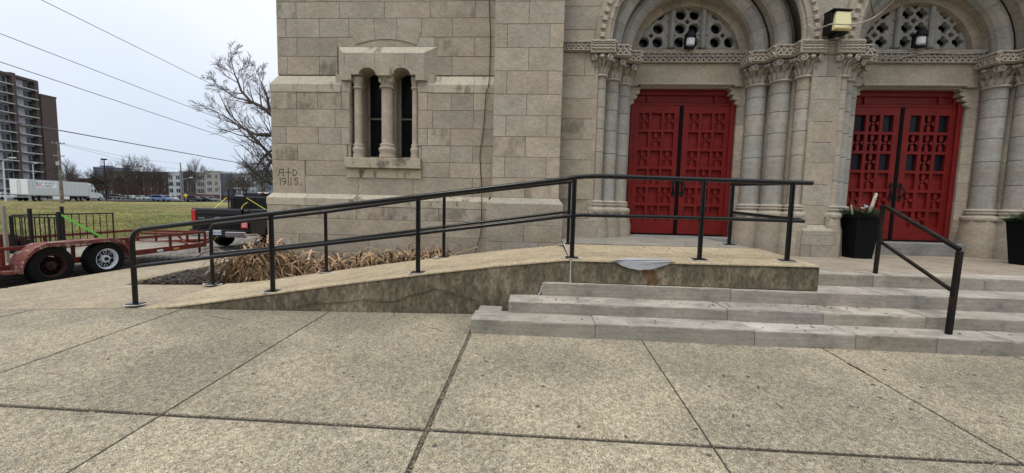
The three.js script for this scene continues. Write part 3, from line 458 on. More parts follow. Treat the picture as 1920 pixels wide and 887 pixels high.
  part(t, 'mortar', ext(X0 + 0.012, -3, 1.3, 3.6, 8.41, 13.2, 0.001), M.mortar);
}
{ // tower plinth
  const t = grp(church, 'tower_plinth'), Z = 7.4, X0 = -5.24, XR = -0.90, cs = [X0, ...[572, 655, 762, 850].map((p) => pxX(p, 372, Z)), XR];
  for (let i = 0; i + 1 < cs.length; i++) weather(t, cs[i], cs[i + 1], 1.38, 1.516, 1.606, Z - 0.005, 7.5, i ? 0 : 0.06, 0);
  const rows = [[1.38, 1.13, [668, 720, 822]], [1.13, 0.82, [610, 780]], [0.82, 0.50, [560, 690, 840]], [0.50, 0.15, [640, 760]], [0.15, -0.2, [600, 720]]];
  rows.forEach(([a, b, j]) => { const xs = [X0, ...j.map((p) => pxX(p, 410, Z)), XR]; for (let k = 0; k + 1 < xs.length; k++) ashlar(t, xs[k], xs[k + 1], b, a, Z, 0.95, a > 1.3 ? M.sooty : undefined); });
  for (let r = 0; r < 5; r++) { let d = 0; while (d < 5.4) { const w = rr(0.7, 1.2); const m = part(t, 'stone', tint(ashlarGeo(-d - w, -d, -0.2 + r * 0.34, 0.14 + r * 0.34, 0), ...tone(0.9)), M.stone); m.rotation.y = -Math.PI / 2; m.position.set(X0, 0, -Z - 0.005); d += w; } }
  part(t, 'mortar', ext(X0 + 0.012, XR + 0.02, -0.3, 1.5, Z + 0.014, 13.2, 0.001), M.mortar);
}
{ // buttress
  const t = grp(church, 'buttress'), Z = 7.25, ys = [2, 44.7, 89.3, 133, 176.7, 217, 256.7, 295, 334, 371.5].map((p) => pyY(990, p, Z));
  const js = [[1325], [1215, 1430], [1322], [1212, 1420], [1312], [1207, 1415], [1305], [1200, 1410], [1301]];
  js.forEach((j, i) => { const xs = [BXL, ...j.map((v) => pxX(z3(v), lerp(2, 371, i / 9), Z)), BXR]; for (let k = 0; k + 1 < xs.length; k++) ashlar(t, xs[k], xs[k + 1], ys[i + 1], ys[i], Z, 1.06); });
  let y = ys[0]; for (let r = 0; r < 8; r++) { const c = r & 1 ? [BXL, -0.5, 0.1, BXR] : [BXL, -0.2, BXR]; for (let k = 0; k + 1 < c.length; k++) ashlar(t, c[k], c[k + 1], y, y + 0.43, Z, 1.06); y += 0.43; }
  const xl = -0.906, xr = 0.478, yt = ys[9], ya = 1.497, Zf = 7.15;
  weather(t, xl, xr, 1.12, ya, yt, Zf, Z, 0.085, 0.078, M.stone);
  const rows = [[1.12, 0.80, [982]], [0.80, 0.45, [940, 1010]], [0.45, 0.05, [975]]];
  rows.forEach(([a, b, j]) => { const xs = [xl, ...j.map((p) => pxX(p, 440, Zf)), xr]; for (let k = 0; k + 1 < xs.length; k++) ashlar(t, xs[k], xs[k + 1], b, a, Zf, 1.0); });
  part(t, 'mortar', merge([ext(BXL + 0.01, BXR - 0.01, 1.4, 9, Z + 0.014, 7.9, 0.001), ext(xl + 0.01, xr - 0.01, -0.1, 1.4, Zf + 0.014, 7.9, 0.001)]), M.mortar);
}
{ // paired tower window
  const w = grp(church, 'tower_window'), Z = 7.5, X = (px, y = 220) => pxX(px, y, Z), Y = (py) => pyY(720, py, Z);
  const x0 = X(656), x1 = X(785), xm = X(724), yS = Y(296), yA = Y(141), yT = Y(127);
  for (const [a, b] of [[x0 - 0.05, x0], [x1, x1 + 0.05]]) for (let r = 0; r < 5; r++) part(w, 'jamb_stone', tint(ext(a, b, lerp(yS, yT, r / 5) + 0.003, lerp(yS, yT, (r + 1) / 5) - 0.003, Z + 0.012, 7.98, 0.003), ...tone(0.95)), M.stone);
  const xi = X(674), xo = X(779); for (const [a, b] of [[x0 + 0.002, xi], [xo, x1 - 0.002]]) for (let r = 0; r < 5; r++) part(w, 'reveal_stone', tint(ext(a, b, lerp(yS, yT, r / 5) + 0.003, lerp(yS, yT, (r + 1) / 5) - 0.003, 7.68, 7.97, 0.003), ...tone(0.97)), M.stone);
  for (let r = 0; r < 5; r++) part(w, 'mullion_stone', tint(ext(xm - 0.115, xm + 0.115, lerp(yS, yT, r / 5) + 0.003, lerp(yS, yT, (r + 1) / 5) - 0.003, 7.70, 7.98, 0.003), ...tone(0.95)), M.stone);
  // hood with two arched heads
  const hx0 = X(644, 110), hx1 = X(796, 110), hy = Y(101), sh = new THREE.Shape(), c1 = X(690, 140), c2 = X(754, 140), ra = 0.165, rh = 0.125;
  sh.moveTo(hx0, hy); sh.lineTo(hx0, yA - 0.10); sh.lineTo(x0 + 0.05, yA - 0.10); sh.lineTo(x0 + 0.05, yA);
  for (const c of [c1, c2]) { sh.lineTo(c - ra, yA); for (let i = 0; i <= 10; i++) { const a = Math.PI * (1 - i / 10); sh.lineTo(c + ra * Math.cos(a), yA + rh * Math.sin(a)); } }
  sh.lineTo(x1 - 0.05, yA); sh.lineTo(x1 - 0.05, yA - 0.10); sh.lineTo(hx1, yA - 0.10); sh.lineTo(hx1, hy); sh.closePath();
  part(w, 'hood', tint(extrude(sh, 0.50).translate(0, 0, -7.95), 1.0, 0.98, 0.95), M.stone);
  { const g = new GB(), ox0 = X(630, 90), ox1 = X(817, 90), oy = Y(84), a = V(hx0, hy, 7.45), b = V(hx1, hy, 7.45), c = V(ox1, oy, 7.6), d = V(ox0, oy, 7.6); g.quad(a, b, c, d); part(w, 'hood_weathering', tint(g.geo(), 1, 1, 1), M.ledge);
    const s = new GB(), yb = Y(152); s.quad(V(ox0, yb, 7.6), V(hx0, yA - 0.10, 7.45), a, d); part(w, 'hood_side', tint(s.geo(), 1.0, 0.98, 0.95), M.stone); const s2 = new GB(); s2.quad(V(hx1, yA - 0.10, 7.45), V(ox1, yb, 7.6), c, b); part(w, 'hood_side', tint(s2.geo(), 1.0, 0.98, 0.95), M.stone); }
  for (const px of [648, 704, 760]) { const g = poly([V(X(px, 110), hy, 7.449), V(X(px, 110) + 0.002, Y(123), 7.449)], 0.003, 4); part(w, 'joint', g, M.mortar); }
  const key = polyShape([[xm - 0.06, Y(118)], [xm + 0.06, Y(118)], [xm + 0.125, Y(133)], [xm + 0.125, Y(146)], [xm - 0.125, Y(146)], [xm - 0.125, Y(133)]]);
  part(w, 'corbel_block', tint(extrude(key, 0.3, 0.006).translate(0, 0, -7.66), 1.03, 1.0, 0.96), M.stone);
  // colonettes
  for (const [px, r, bl] of [[668, 0.075, 0], [724, 0.105, 1], [776, 0.062, 0]]) {
    const cx = X(px), zc = -(px === 724 ? 7.56 : 7.60), h0 = yS, h1 = Y(143);
    part(w, 'colonette', tint(lathe([[r * 1.45, h0], [r * 1.45, h0 + 0.06], [r * 1.3, h0 + 0.09], [r * 1.5, h0 + 0.14], [r * 1.5, h0 + 0.19], [r * 1.15, h0 + 0.21], [r * 1.3, h0 + 0.235], [r * 1.3, h0 + 0.26], [r, h0 + 0.28], [r, h1 - 0.22], [r * 1.3, h1 - 0.215], [r * 1.3, h1 - 0.18], [r * 1.02, h1 - 0.17], [r * 1.35, h1 - 0.07], [r * 1.4, h1]], 22).translate(cx, 0, zc), 1.04, 0.98, 0.9), M.carved);
    if (bl) { part(w, 'cushion_capital', tint(boxAt(cx, h1 - 0.075, zc, r * 2.5, 0.15, r * 2.5, 0.045), 1.03, 0.98, 0.9), M.carved); const zz = -zc - r * 1.27; part(w, 'cut_cross', merge([ext(cx - 0.055, cx + 0.055, h1 - 0.09, h1 - 0.077, zz, zz + 0.01, 0.001), ext(cx - 0.0065, cx + 0.0065, h1 - 0.135, h1 - 0.04, zz - 0.002, zz + 0.01, 0.001)]), M.mortar); }
  }
  // glazing: weathered wood sashes
  for (const [c, hw] of [[(xi + xm - 0.115) / 2, (xm - 0.115 - xi) / 2], [(xo + xm + 0.115) / 2, (xo - xm - 0.115) / 2]]) {
    part(w, 'window_glass', ext(c - hw, c + hw, yS, yT + 0.06, 7.90, 7.92, 0.001), M.darkglass);
    for (const s of [-1, 1]) part(w, 'sash_stile', ext(c + s * hw - (s > 0 ? 0.055 : 0), c + s * hw + (s < 0 ? 0.055 : 0), yS, yT, 7.85, 7.90, 0.006), M.oldwood);
    part(w, 'sash_rail', ext(c - hw, c + hw, yS, yS + 0.06, 7.855, 7.90, 0.006), M.oldwood);
    part(w, 'sash_rail', ext(c - hw, c + hw, lerp(yS, yT, 0.47), lerp(yS, yT, 0.47) + 0.03, 7.86, 7.90, 0.004), M.oldwood);
  }
  part(w, 'window_sill', tint(ext(X(649.5, 305), X(791, 305), Y(316), Y(297), 7.40, 7.95, 0.008), 0.96, 0.95, 0.92), M.ledge);
  part(w, 'apron_stone', tint(ext(X(651, 325), X(790, 325), Y(334), Y(316.5), 7.485, 7.7, 0.006), 1.25, 1.22, 1.17), M.ledge);
}

// ---------- portals ----------
const sweep = (sec, R, a0, a1, n) => {                         // section [radial, Z] swept about the arch centre
  const g = new GB(), pt = (s, a) => new THREE.Vector3((R + s[0]) * Math.cos(a), (R + s[0]) * Math.sin(a), -s[1]);
  for (let i = 0; i < n; i++) { const p = lerp(a0, a1, i / n), q = lerp(a0, a1, (i + 1) / n); for (let k = 0; k < sec.length; k++) { const s = sec[k], e = sec[(k + 1) % sec.length]; g.quad(pt(s, p), pt(e, p), pt(e, q), pt(s, q)); } }
  for (const a of [a0, a1]) { const v = sec.map((s) => pt(s, a)); for (let k = 1; k + 1 < v.length; k++) g.tri(v[0], v[k], v[k + 1]); }
  return boxUV(g.geo(false), rnd() * 5, rnd() * 5);
};
const circ = (r, n, dr = 0, dz = 0) => Array.from({ length: n }, (_, i) => [dr + r * Math.cos(i / n * 6.2832), dz + r * Math.sin(i / n * 6.2832)]);
const rect = (r0, r1, z0, z1, c = 0.012) => [[r0 + c, z0], [r1 - c, z0], [r1, z0 + c], [r1, z1], [r0, z1], [r0, z0 + c]];
function lattice(w, h, cell, th, rel) {                        // raised crossing bands in a fillet frame, front at z=+rel
  const L2 = []; const bar = (x0, y0, x1, y1) => { const l = Math.hypot(x1 - x0, y1 - y0), g = cbox(l, th, rel, 0.003); g.rotateZ(Math.atan2(y1 - y0, x1 - x0)); g.translate((x0 + x1) / 2, (y0 + y1) / 2, rel / 2); L2.push(g); };
  const hh = h - 0.05, n = Math.max(1, Math.round(w / cell)), c = w / n; for (let i = 0; i < n; i++) { const x = -w / 2 + i * c; bar(x, -hh / 2, x + c, hh / 2); bar(x, hh / 2, x + c, -hh / 2); if (n > 1) { bar(x + c / 2 - c / 2, 0, x + c / 4, hh / 2); } }
  L2.push(cbox(w, 0.028, rel + 0.012, 0.004).translate(0, h / 2 - 0.014, (rel + 0.012) / 2), cbox(w, 0.022, rel + 0.006, 0.004).translate(0, -h / 2 + 0.011, (rel + 0.006) / 2));
  return merge(L2.map((g) => boxUV(g)));
}
function waves(w, h, rel) { const L2 = []; for (let r = 0; r < 3; r++) { const y = -h / 2 + h * (0.24 + r * 0.26), pts = []; for (let i = 0; i <= 16; i++) pts.push(new THREE.Vector3(-w / 2 + w * i / 16, y + 0.008 * Math.sin(i * 1.57), 0.004)); L2.push(poly(pts, 0.017, 5)); } L2.push(cbox(w, 0.03, rel + 0.015, 0.004).translate(0, h / 2 - 0.015, rel / 2)); return merge(L2.map((g) => boxUV(g))); }
function capitalGeo(r) {                                       // bell, neck ring, two tiers of leaves, corner scrolls; height 0.39, base at y 0
  const G = [lathe([[r, 0], [r + 0.03, 0.004], [r + 0.04, 0.02], [r + 0.03, 0.04], [r, 0.045], [r - 0.015, 0.12], [r - 0.005, 0.24], [r + 0.04, 0.34], [r + 0.09, 0.39], [0.01, 0.39]], 24)];
  const leaf = (w, h, out, y) => { const g = new GB(), n = 5, rows = []; for (let i = 0; i <= n; i++) { const u = i / n, zz = r + 0.008 + out * u * u * u + 0.014 * Math.sin(u * 3), yy = y + h * (u < 0.8 ? u : 0.8 + (u - 0.8) * (u > 0.95 ? -0.3 : 0.5)), ww = w * (0.75 + 0.5 * Math.sin(u * 2.6)) * (u > 0.85 ? 0.6 : 1) / 2; rows.push([new THREE.Vector3(-ww, yy, zz - 0.012), new THREE.Vector3(0, yy, zz + 0.012), new THREE.Vector3(ww, yy, zz - 0.012)]); } for (let i = 0; i < n; i++) for (let k = 0; k < 2; k++) g.quad(rows[i][k], rows[i][k + 1], rows[i + 1][k + 1], rows[i + 1][k]); return g.geo(); };
  for (let i = 0; i < 10; i++) G.push(leaf(0.56 * r, 0.165, 0.085, 0.045).rotateY(i * 0.6283));
  for (let i = 0; i < 10; i++) G.push(leaf(0.5 * r, 0.17, 0.11, 0.165).rotateY((i + 0.5) * 0.6283));
  for (let i = 0; i < 4; i++) { const v = new THREE.TorusGeometry(0.045, 0.018, 6, 14), b = new THREE.SphereGeometry(0.018, 8, 6); for (const s of [-1, 1]) { const q = v.clone().rotateY(s * 0.35).translate(s * 0.028, 0.325, r + 0.125).rotateY(i * 1.5708 + 0.785); G.push(boxUV(q), boxUV(b.clone().translate(s * 0.028, 0.325, r + 0.128).rotateY(i * 1.5708 + 0.785))); } const st = new GB(); for (const s of [-1, 1]) st.tube(new THREE.Vector3(s * r * 0.5, 0.24, r * 0.9), new THREE.Vector3(s * 0.03, 0.355, r + 0.115), 0.014, 0.02, 6); G.push(st.geo().rotateY(i * 1.5708 + 0.785)); }
  for (let i = 0; i < 4; i++) G.push(boxUV(new THREE.SphereGeometry(0.04, 8, 6).scale(1.3, 1, 0.8).translate(0, 0.34, r + 0.085).rotateY(i * 1.5708)));
  return merge(G);
}
const CAPS = {}; const baseGeo = (r) => lathe([[r + 0.085, 0], [r + 0.1, 0.02], [r + 0.1, 0.07], [r + 0.08, 0.09], [r + 0.045, 0.1], [r + 0.035, 0.125], [r + 0.055, 0.14], [r + 0.06, 0.165], [r + 0.03, 0.18], [r + 0.05, 0.195], [r + 0.045, 0.22], [r, 0.24]], 24);
const COLS = [[1.86, 7.83, 0.11], [1.62, 8.12, 0.168], [1.34, 8.42, 0.178]], YA = 4.545, YC = 3.925, YB = 1.60;
const PORT = [{ x: 3.01, k: 1.0 }, { x: 7.43, k: 1.035 }];
PORT.forEach(({ x: Xc, k }, pi) => {
  const p = grp(church, 'portal'), U = (u) => u * k;
  const planOf = (o) => [[1.925 - o, 7.7 - o], [1.925 - o, 7.93 - o], [1.76 - o, 7.93 - o], [1.76 - o, 8.25 - o], [1.5 - o, 8.25 - o], [1.5 - o, 8.56 - o], [1.19 - o, 8.56 - o], [1.09, 8.66], [1.09, 9.0], [2.0, 9.0], [2.0, 7.7 - o]];
  for (const s of [-1, 1]) {
    const shp = (o) => polyShape(planOf(o).map(([u, z]) => [Xc + s * U(u), z]));
    const col = (y0, y1, o, name, b = 1) => { const g = extrude(shp(o), y1 - y0 - 0.008, o ? 0.008 : 0.002); g.rotateX(-Math.PI / 2).translate(0, y0 + 0.004, 0); part(p, name, tint(boxUV(g, rnd() * 5, rnd() * 5), ...tone(b)), M.stone); };
    const rows = [1.39, 1.75, 2.12, 2.49, 2.86, 3.23, 3.60, 3.96, 4.312]; for (let i = 0; i + 1 < rows.length; i++) col(rows[i], rows[i + 1], 0, 'jamb_stone', 0.98);
    col(0.62, 0.86, 0.10, 'plinth_stone', 0.9); col(0.86, 1.13, 0.10, 'plinth_stone', 0.97); col(1.13, 1.24, 0.075, 'plinth_stone', 1); col(1.24, 1.39, 0.05, 'plinth_stone', 0.98);
    for (const [ci, [u, Z, r]] of COLS.entries()) {
      const cx = Xc + s * U(u), m = ci ? M.greystone : M.carved;
      part(p, 'column_pedestal', tint(lathe([[r + 0.13, 0.63], [r + 0.13, 1.13], [r + 0.10, 1.24], [r + 0.09, 1.39]], 8).rotateY(0.39).translate(cx, 0, -Z), ...tone(0.97, 0.05)), M.stone);
      part(p, 'column_base', tint(baseGeo(r).translate(cx, 1.365, -Z), ...tone(1, 0.04)), M.carved);
      const hs = [YB, 2.05, 2.52, 2.96, 3.36, 3.70, YC]; for (let i = 0; i < 6; i++) { const y0 = hs[i] + (i ? 0.003 : 0), y1 = hs[i + 1] - 0.003; part(p, 'drum', tint(lathe([[r - 0.008, y0], [r, y0 + 0.006], [r, y1 - 0.006], [r - 0.008, y1]], 28).translate(cx, 0, -Z), ...tone(1.02, 0.07)), m); }
      CAPS[ci] ??= capitalGeo(r); const cap = part(p, 'capital', CAPS[ci], M.carved); cap.position.set(cx, YC - 0.01, -Z); cap.rotation.y = s * 0.05;
      const aw = 2 * (r + 0.12), ab = part(p, 'abacus', tint(boxAt(cx, (4.31 + YA) / 2, -Z, aw, YA - 4.31, aw, 0.012), 1, 0.99, 0.96), M.carved);
      const rel = ci ? lattice(aw - 0.03, 0.2, 0.1, 0.024, 0.03) : waves(aw - 0.05, 0.19, 0.02);
      const f = part(p, 'carved_relief', rel, M.carved); f.position.set(cx, 4.43, -Z + aw / 2); const f2 = part(p, 'carved_relief', rel, M.carved); f2.position.set(cx - s * aw / 2, 4.43, -Z); f2.rotation.y = -s * Math.PI / 2;
    }
  }
  // archivolts, voussoir by voussoir
  const A = (name, sec, R, n, m, st = 5, b = 1) => { for (let i = 0; i < n; i++) { const a0 = Math.PI * i / n + 0.003 / R, a1 = Math.PI * (i + 1) / n - 0.003 / R; const q = part(p, name, tint(sweep(sec, R, a0, a1, st), ...tone(b)), m); q.position.set(Xc, YA, 0); } };
  A('voussoir', rect(-0.02, 0.24, 7.62, 7.80), U(1.76), 15, M.stone, 5);
  A('voussoir', circ(0.05, 8, 0, 7.70), U(1.735), 15, M.carved, 5);
  A('voussoir', rect(-0.02, 0.30, 8.06, 8.3), U(1.5), 13, M.stone, 5);
  A('voussoir', circ(0.155, 12, 0, 8.10), U(1.60), 11, M.greystone, 6, 1.0);
  A('voussoir', rect(-0.02, 0.30, 8.40, 8.6), U(1.22), 11, M.stone, 5);
  A('voussoir', circ(0.16, 12, 0, 8.40), U(1.33), 9, M.greystone, 6);
  A('voussoir', rect(-0.03, 0.16, 8.58, 8.95), U(1.07), 9, M.stone, 6);
  const bg = cbox(0.085, 0.075, 0.06, 0.006), nb = 40; for (let i = 0; i < nb; i++) { const a = Math.PI * (i + 0.5) / nb, q = part(p, 'billet', bg, M.carved); q.position.set(Xc + U(1.885) * Math.cos(a), YA + U(1.885) * Math.sin(a), -7.605); q.rotation.z = a; }
  // tympanum tracery
  const yt = 4.75, R = U(1.05), yo = 0.02, lights = [[-R, -0.36], [-0.27, 0.27], [0.36, R]];
  const clampArc = (x) => Math.sqrt(Math.max(0, (R + 0.02) ** 2 - x * x));
  for (const [a, b] of lights) {
    const s = new THREE.Shape(), n = 14; s.moveTo(a, 0); s.lineTo(b, 0); for (let i = 0; i <= n; i++) { const x = lerp(b, a, i / n); s.lineTo(x, Math.max(0.001, clampArc(x))); } s.closePath();
    const hole = (x, y, kind, r) => { const pth = new THREE.Path(); const ok = x - r > a + 0.015 && x + r < b - 0.015 && y - r > 0.01 && Math.hypot(Math.abs(x) + r * 0.7, y + r * 0.7) < R - 0.005; if (!ok) return; const N = kind === 'd' ? 4 : kind === 'q' ? 32 : 18; for (let i = 0; i <= N; i++) { const t = i / N * 6.2832; const rad = kind === 'q' ? r * (0.62 + 0.38 * Math.abs(Math.cos(2 * t))) : r; const X = x + rad * Math.cos(t), Y = y + rad * Math.sin(t); i ? pth.lineTo(X, Y) : pth.moveTo(X, Y); } s.holes.push(pth); };
    const mid = (a + b) / 2, dx = 0.138, big = pi ? 0.112 : 0.105, kd = pi ? 'q' : 'c', cx = Math.abs(mid) < 0.01 ? [-dx, dx] : mid < 0 ? [-0.585, -0.865] : [0.585, 0.865];
    for (let r = 0; r < 4; r++) for (const x of cx) { const y = 0.145 + r * 0.275; hole(x, y, kd, big);  }
    const dmx = (cx[0] + cx[1]) / 2; for (let r = 0; r < 3; r++) hole(dmx, 0.28 + r * 0.275, 'd', pi ? 0.06 : 0.05); for (let r = 0; r < 4; r++) for (const x of [a + 0.035, b - 0.035]) hole(x, r ? 0.0075 + r * 0.275 : 0.03, 'c', 0.013);
    part(p, 'tracery_panel', tint(extrude(s, 0.10, 0.008).translate(Xc, yt + yo, -8.80), 1, 1, 1), M.greystone);
  }
  for (const x of [-0.315, 0.315]) part(p, 'tympanum_mullion', tint(boxAt(Xc + x, yt + yo + clampArc(x) / 2, -8.73, 0.10, clampArc(x), 0.22, 0.03), 1, 1, 1), M.greystone);
  { const s = new THREE.Shape(); s.moveTo(R, 0); for (let i = 0; i <= 24; i++) s.lineTo(R * Math.cos(Math.PI * i / 24), R * Math.sin(Math.PI * i / 24)); s.closePath(); part(p, 'tympanum_glass', extrude(s, 0.01).translate(Xc, yt, -8.86), M.darkglass); }
  // ledge, frieze, lintel, corbels
  { const g = new GB(), a = U(1.26), f = (x, y, Z) => V(Xc + x, y, Z); g.quad(f(-a, 4.645, 8.47), f(a, 4.645, 8.47), f(a, 4.685, 8.47), f(-a, 4.685, 8.47)); g.quad(f(-a, 4.685, 8.47), f(a, 4.685, 8.47), f(a, 4.77, 8.72), f(-a, 4.77, 8.72)); g.quad(f(-a, 4.645, 8.47), f(-a, 4.645, 8.9), f(a, 4.645, 8.9), f(a, 4.645, 8.47)); part(p, 'tympanum_sill', tint(g.geo(), 1, 1, 1), M.sooty); }
  part(p, 'frieze', tint(ext(Xc - U(1.26), Xc + U(1.26), 4.445, 4.645, 8.53, 8.95, 0.006), 1, 1, 1), M.carved);
  { const f = part(p, 'carved_relief', lattice(U(2.3), 0.2, 0.115, 0.028, 0.045), M.carved); f.position.set(Xc, 4.545, -8.53); }
  { const g = extrude(polyShape([[-U(1.22), 3.99], [-U(0.98), 3.99], [-U(0.93), 4.045], [U(0.93), 4.045], [U(0.98), 3.99], [U(1.22), 3.99], [U(1.22), 4.44], [-U(1.22), 4.44]]), 0.38, 0.005).translate(Xc, 0, -8.93); part(p, 'lintel', tint(g, 0.97, 0.95, 0.89), M.stone);
    const m = poly([V(Xc - U(0.93), 4.035, 8.56), V(Xc + U(0.93), 4.035, 8.56)], 0.03, 8); part(p, 'lintel_moulding', tint(m, 0.95, 0.95, 0.92), M.carved); part(p, 'lintel_soffit', tint(ext(Xc - U(0.93), Xc + U(0.93), 3.98, 4.04, 8.60, 8.92, 0.01), 1, 1, 1), M.stone); }
  for (const s of [-1, 1]) {
    const o = [[1.2, 3.985], [0.90, 3.985], [0.905, 3.94]]; for (let q = 0; q < 3; q++) { const u0 = 0.92 + q * 0.055, y0 = 3.93 - q * 0.10; for (let i = 0; i <= 6; i++) { const a = Math.PI * 0.5 + Math.PI * i / 6; o.push([u0 + 0.0 + 0.045 + 0.05 * Math.cos(a) * 1.0, y0 - 0.045 + 0.045 * Math.sin(a)]); } } o.push([1.09, 3.62], [1.2, 3.62]);
    const g = extrude(polyShape(o.map(([u, y]) => [Xc + s * U(u), y])), 0.22, 0.006).translate(0, 0, -8.84); part(p, 'corbel', tint(g, 0.98, 0.97, 0.93), M.carved);
  }
  part(p, 'door_sill', ext(Xc - U(1.25), Xc + U(1.25), 0.5, 0.895, 8.33, 8.76, 0.012), M.sill);
  part(p, 'threshold', ext(Xc - U(1.06), Xc + U(1.06), 0.896, 0.925, 8.70, 8.85, 0.006), M.black);
  { const s = new THREE.Shape(); s.absarc(0, 0, U(2.05), 0, Math.PI); s.absarc(0, 0, U(1.12), Math.PI, 0, true); s.closePath(); part(p, 'arch_backing', tint(extrude(s, 0.35).translate(Xc, YA, -8.96), 1, 1, 1), M.stone); }
  part(p, 'inner_wall', ext(Xc - U(1.3), Xc + U(1.3), 0.5, 6.2, 8.97, 9.1, 0.005), M.mortar);
});
{ // lattice string beside the portal, flat wall stones, pier, spandrel
  const w = grp(church, 'portal_wall'), Z = 7.7, x0 = BXR, x1 = PORT[0].x - 1.925;
  const ys = [98, 142, 185, 223, 262, 300, 335, 374, 410].map((p) => pyY(1090, p, Z)); ys.forEach((y, i) => { if (i + 1 < ys.length) { const xs = i === 0 ? [x0, pxX(1097, 120, Z), x1] : [x0, x1]; for (let k = 0; k + 1 < xs.length; k++) ashlar(w, xs[k], xs[k + 1], ys[i + 1], y, Z, 0.99); } });
  ashlar(w, x0, x1, 0.62, ys[8], 7.6, 0.97);
  const yu = [77, 55.7, 11.7].map((p) => pyY(1090, p, Z)); ashlar(w, x0, x1 + 0.05, yu[0], yu[1], Z, 0.98); ashlar(w, x0, x1 + 0.05, yu[1], yu[2], Z, 0.95); ashlar(w, x0, x1 + 0.35, yu[2], yu[2] + 0.44, Z, 0.98);
  part(w, 'string_course', tint(ext(x0, x1 + 0.02, ys[0] + 0.004, yu[0] - 0.004, Z - 0.02, Z + 0.2, 0.006), 0.97, 0.96, 0.92), M.carved); { const f = part(w, 'carved_relief', lattice(x1 - x0 - 0.06, 0.17, 0.095, 0.024, 0.035), M.carved); f.position.set((x0 + x1) / 2, (ys[0] + yu[0]) / 2, -(Z - 0.02)); }
  const pl = PORT[0].x + 1.925, pr = PORT[1].x - 1.925 * 1.035, py = [98, 143.6, 187, 228, 267, 306, 346, 385.6, 422].map((p) => pyY(1545, p, Z)); py[0] = 4.305;
  for (let i = 0; i + 1 < py.length; i++) { const xs = i === 0 ? [pl, (pl + pr) / 2, pr] : [pl, pr]; for (let k = 0; k + 1 < xs.length; k++) ashlar(w, xs[k], xs[k + 1], py[i + 1], py[i], Z, 1.02); }
  weather(w, pl - 0.02, pr + 0.02, 1.04, 1.13, py[8], 7.58, 7.69, 0.0, 0.0, M.stone); ashlar(w, pl - 0.03, pr + 0.03, 0.86, 1.04, 7.58, 0.97); ashlar(w, pl - 0.03, (pl + pr) / 2 - 0.1, 0.62, 0.86, 7.58, 0.86); ashlar(w, (pl + pr) / 2 - 0.1, pr + 0.03, 0.62, 0.86, 7.58, 0.86);
  part(w, 'string_course', tint(ext(pl, pr, 4.309, 4.543, Z - 0.03, Z + 0.2, 0.006), 0.97, 0.96, 0.92), M.carved); { const f = part(w, 'carved_relief', lattice(0.24, 0.19, 0.12, 0.024, 0.016), M.carved); f.position.set((pl + pr) / 2, 4.428, -(Z - 0.03)); }
  part(w, 'mortar', merge([ext(x0, x1 - 0.01, 0.5, 4.54, Z + 0.014, 8.9, 0.001), ext(pl + 0.01, pr - 0.01, 0.5, 4.54, Z + 0.014, 8.9, 0.001), ext(PORT[1].x + 2.0, 12.4, 0.5, 4.54, Z + 0.014, 8.9, 0.001)]), M.mortar);
  for (let i = 0; i < 9; i++) { let x = PORT[1].x + 1.995; while (x < 12.3) { const e = Math.min(12.4, x + rr(0.7, 1.2)); ashlar(w, x, e, 0.63 + i * 0.44, 1.07 + i * 0.44, Z, 1); x = e; } }
  part(w, 'nave_wall', tint(ext(-4.9, 12.4, -0.2, 9.0, 9.15, 13.1, 0.01), 0.95, 0.95, 0.93), M.stone);
  const s = new THREE.Shape(); s.moveTo(0.42, 4.547); for (const { x, k } of PORT) { const R = 1.995 * k; s.lineTo(x - R, 4.547); for (let i = 0; i <= 30; i++) { const a = Math.PI * (1 - i / 30); s.lineTo(x + R * Math.cos(a), 4.547 + R * Math.sin(a)); } } s.lineTo(12.4, 4.547); s.lineTo(12.4, 9); s.lineTo(0.42, 9); s.closePath();
  part(w, 'spandrel', tint(extrude(s, 0.9).translate(0, 0, -(Z + 0.022 + 0.9)), 0.97, 0.95, 0.92), M.stone);
  for (const x of [5.2]) for (let i = 0; i < 3; i++) { const y = 4.56 + i * 0.42, hw = 0.17 + 0.14 * i * i * 0.6; ashlar(w, 5.19 - hw, 5.19 + hw, y, y + 0.42, Z, 1); }
}
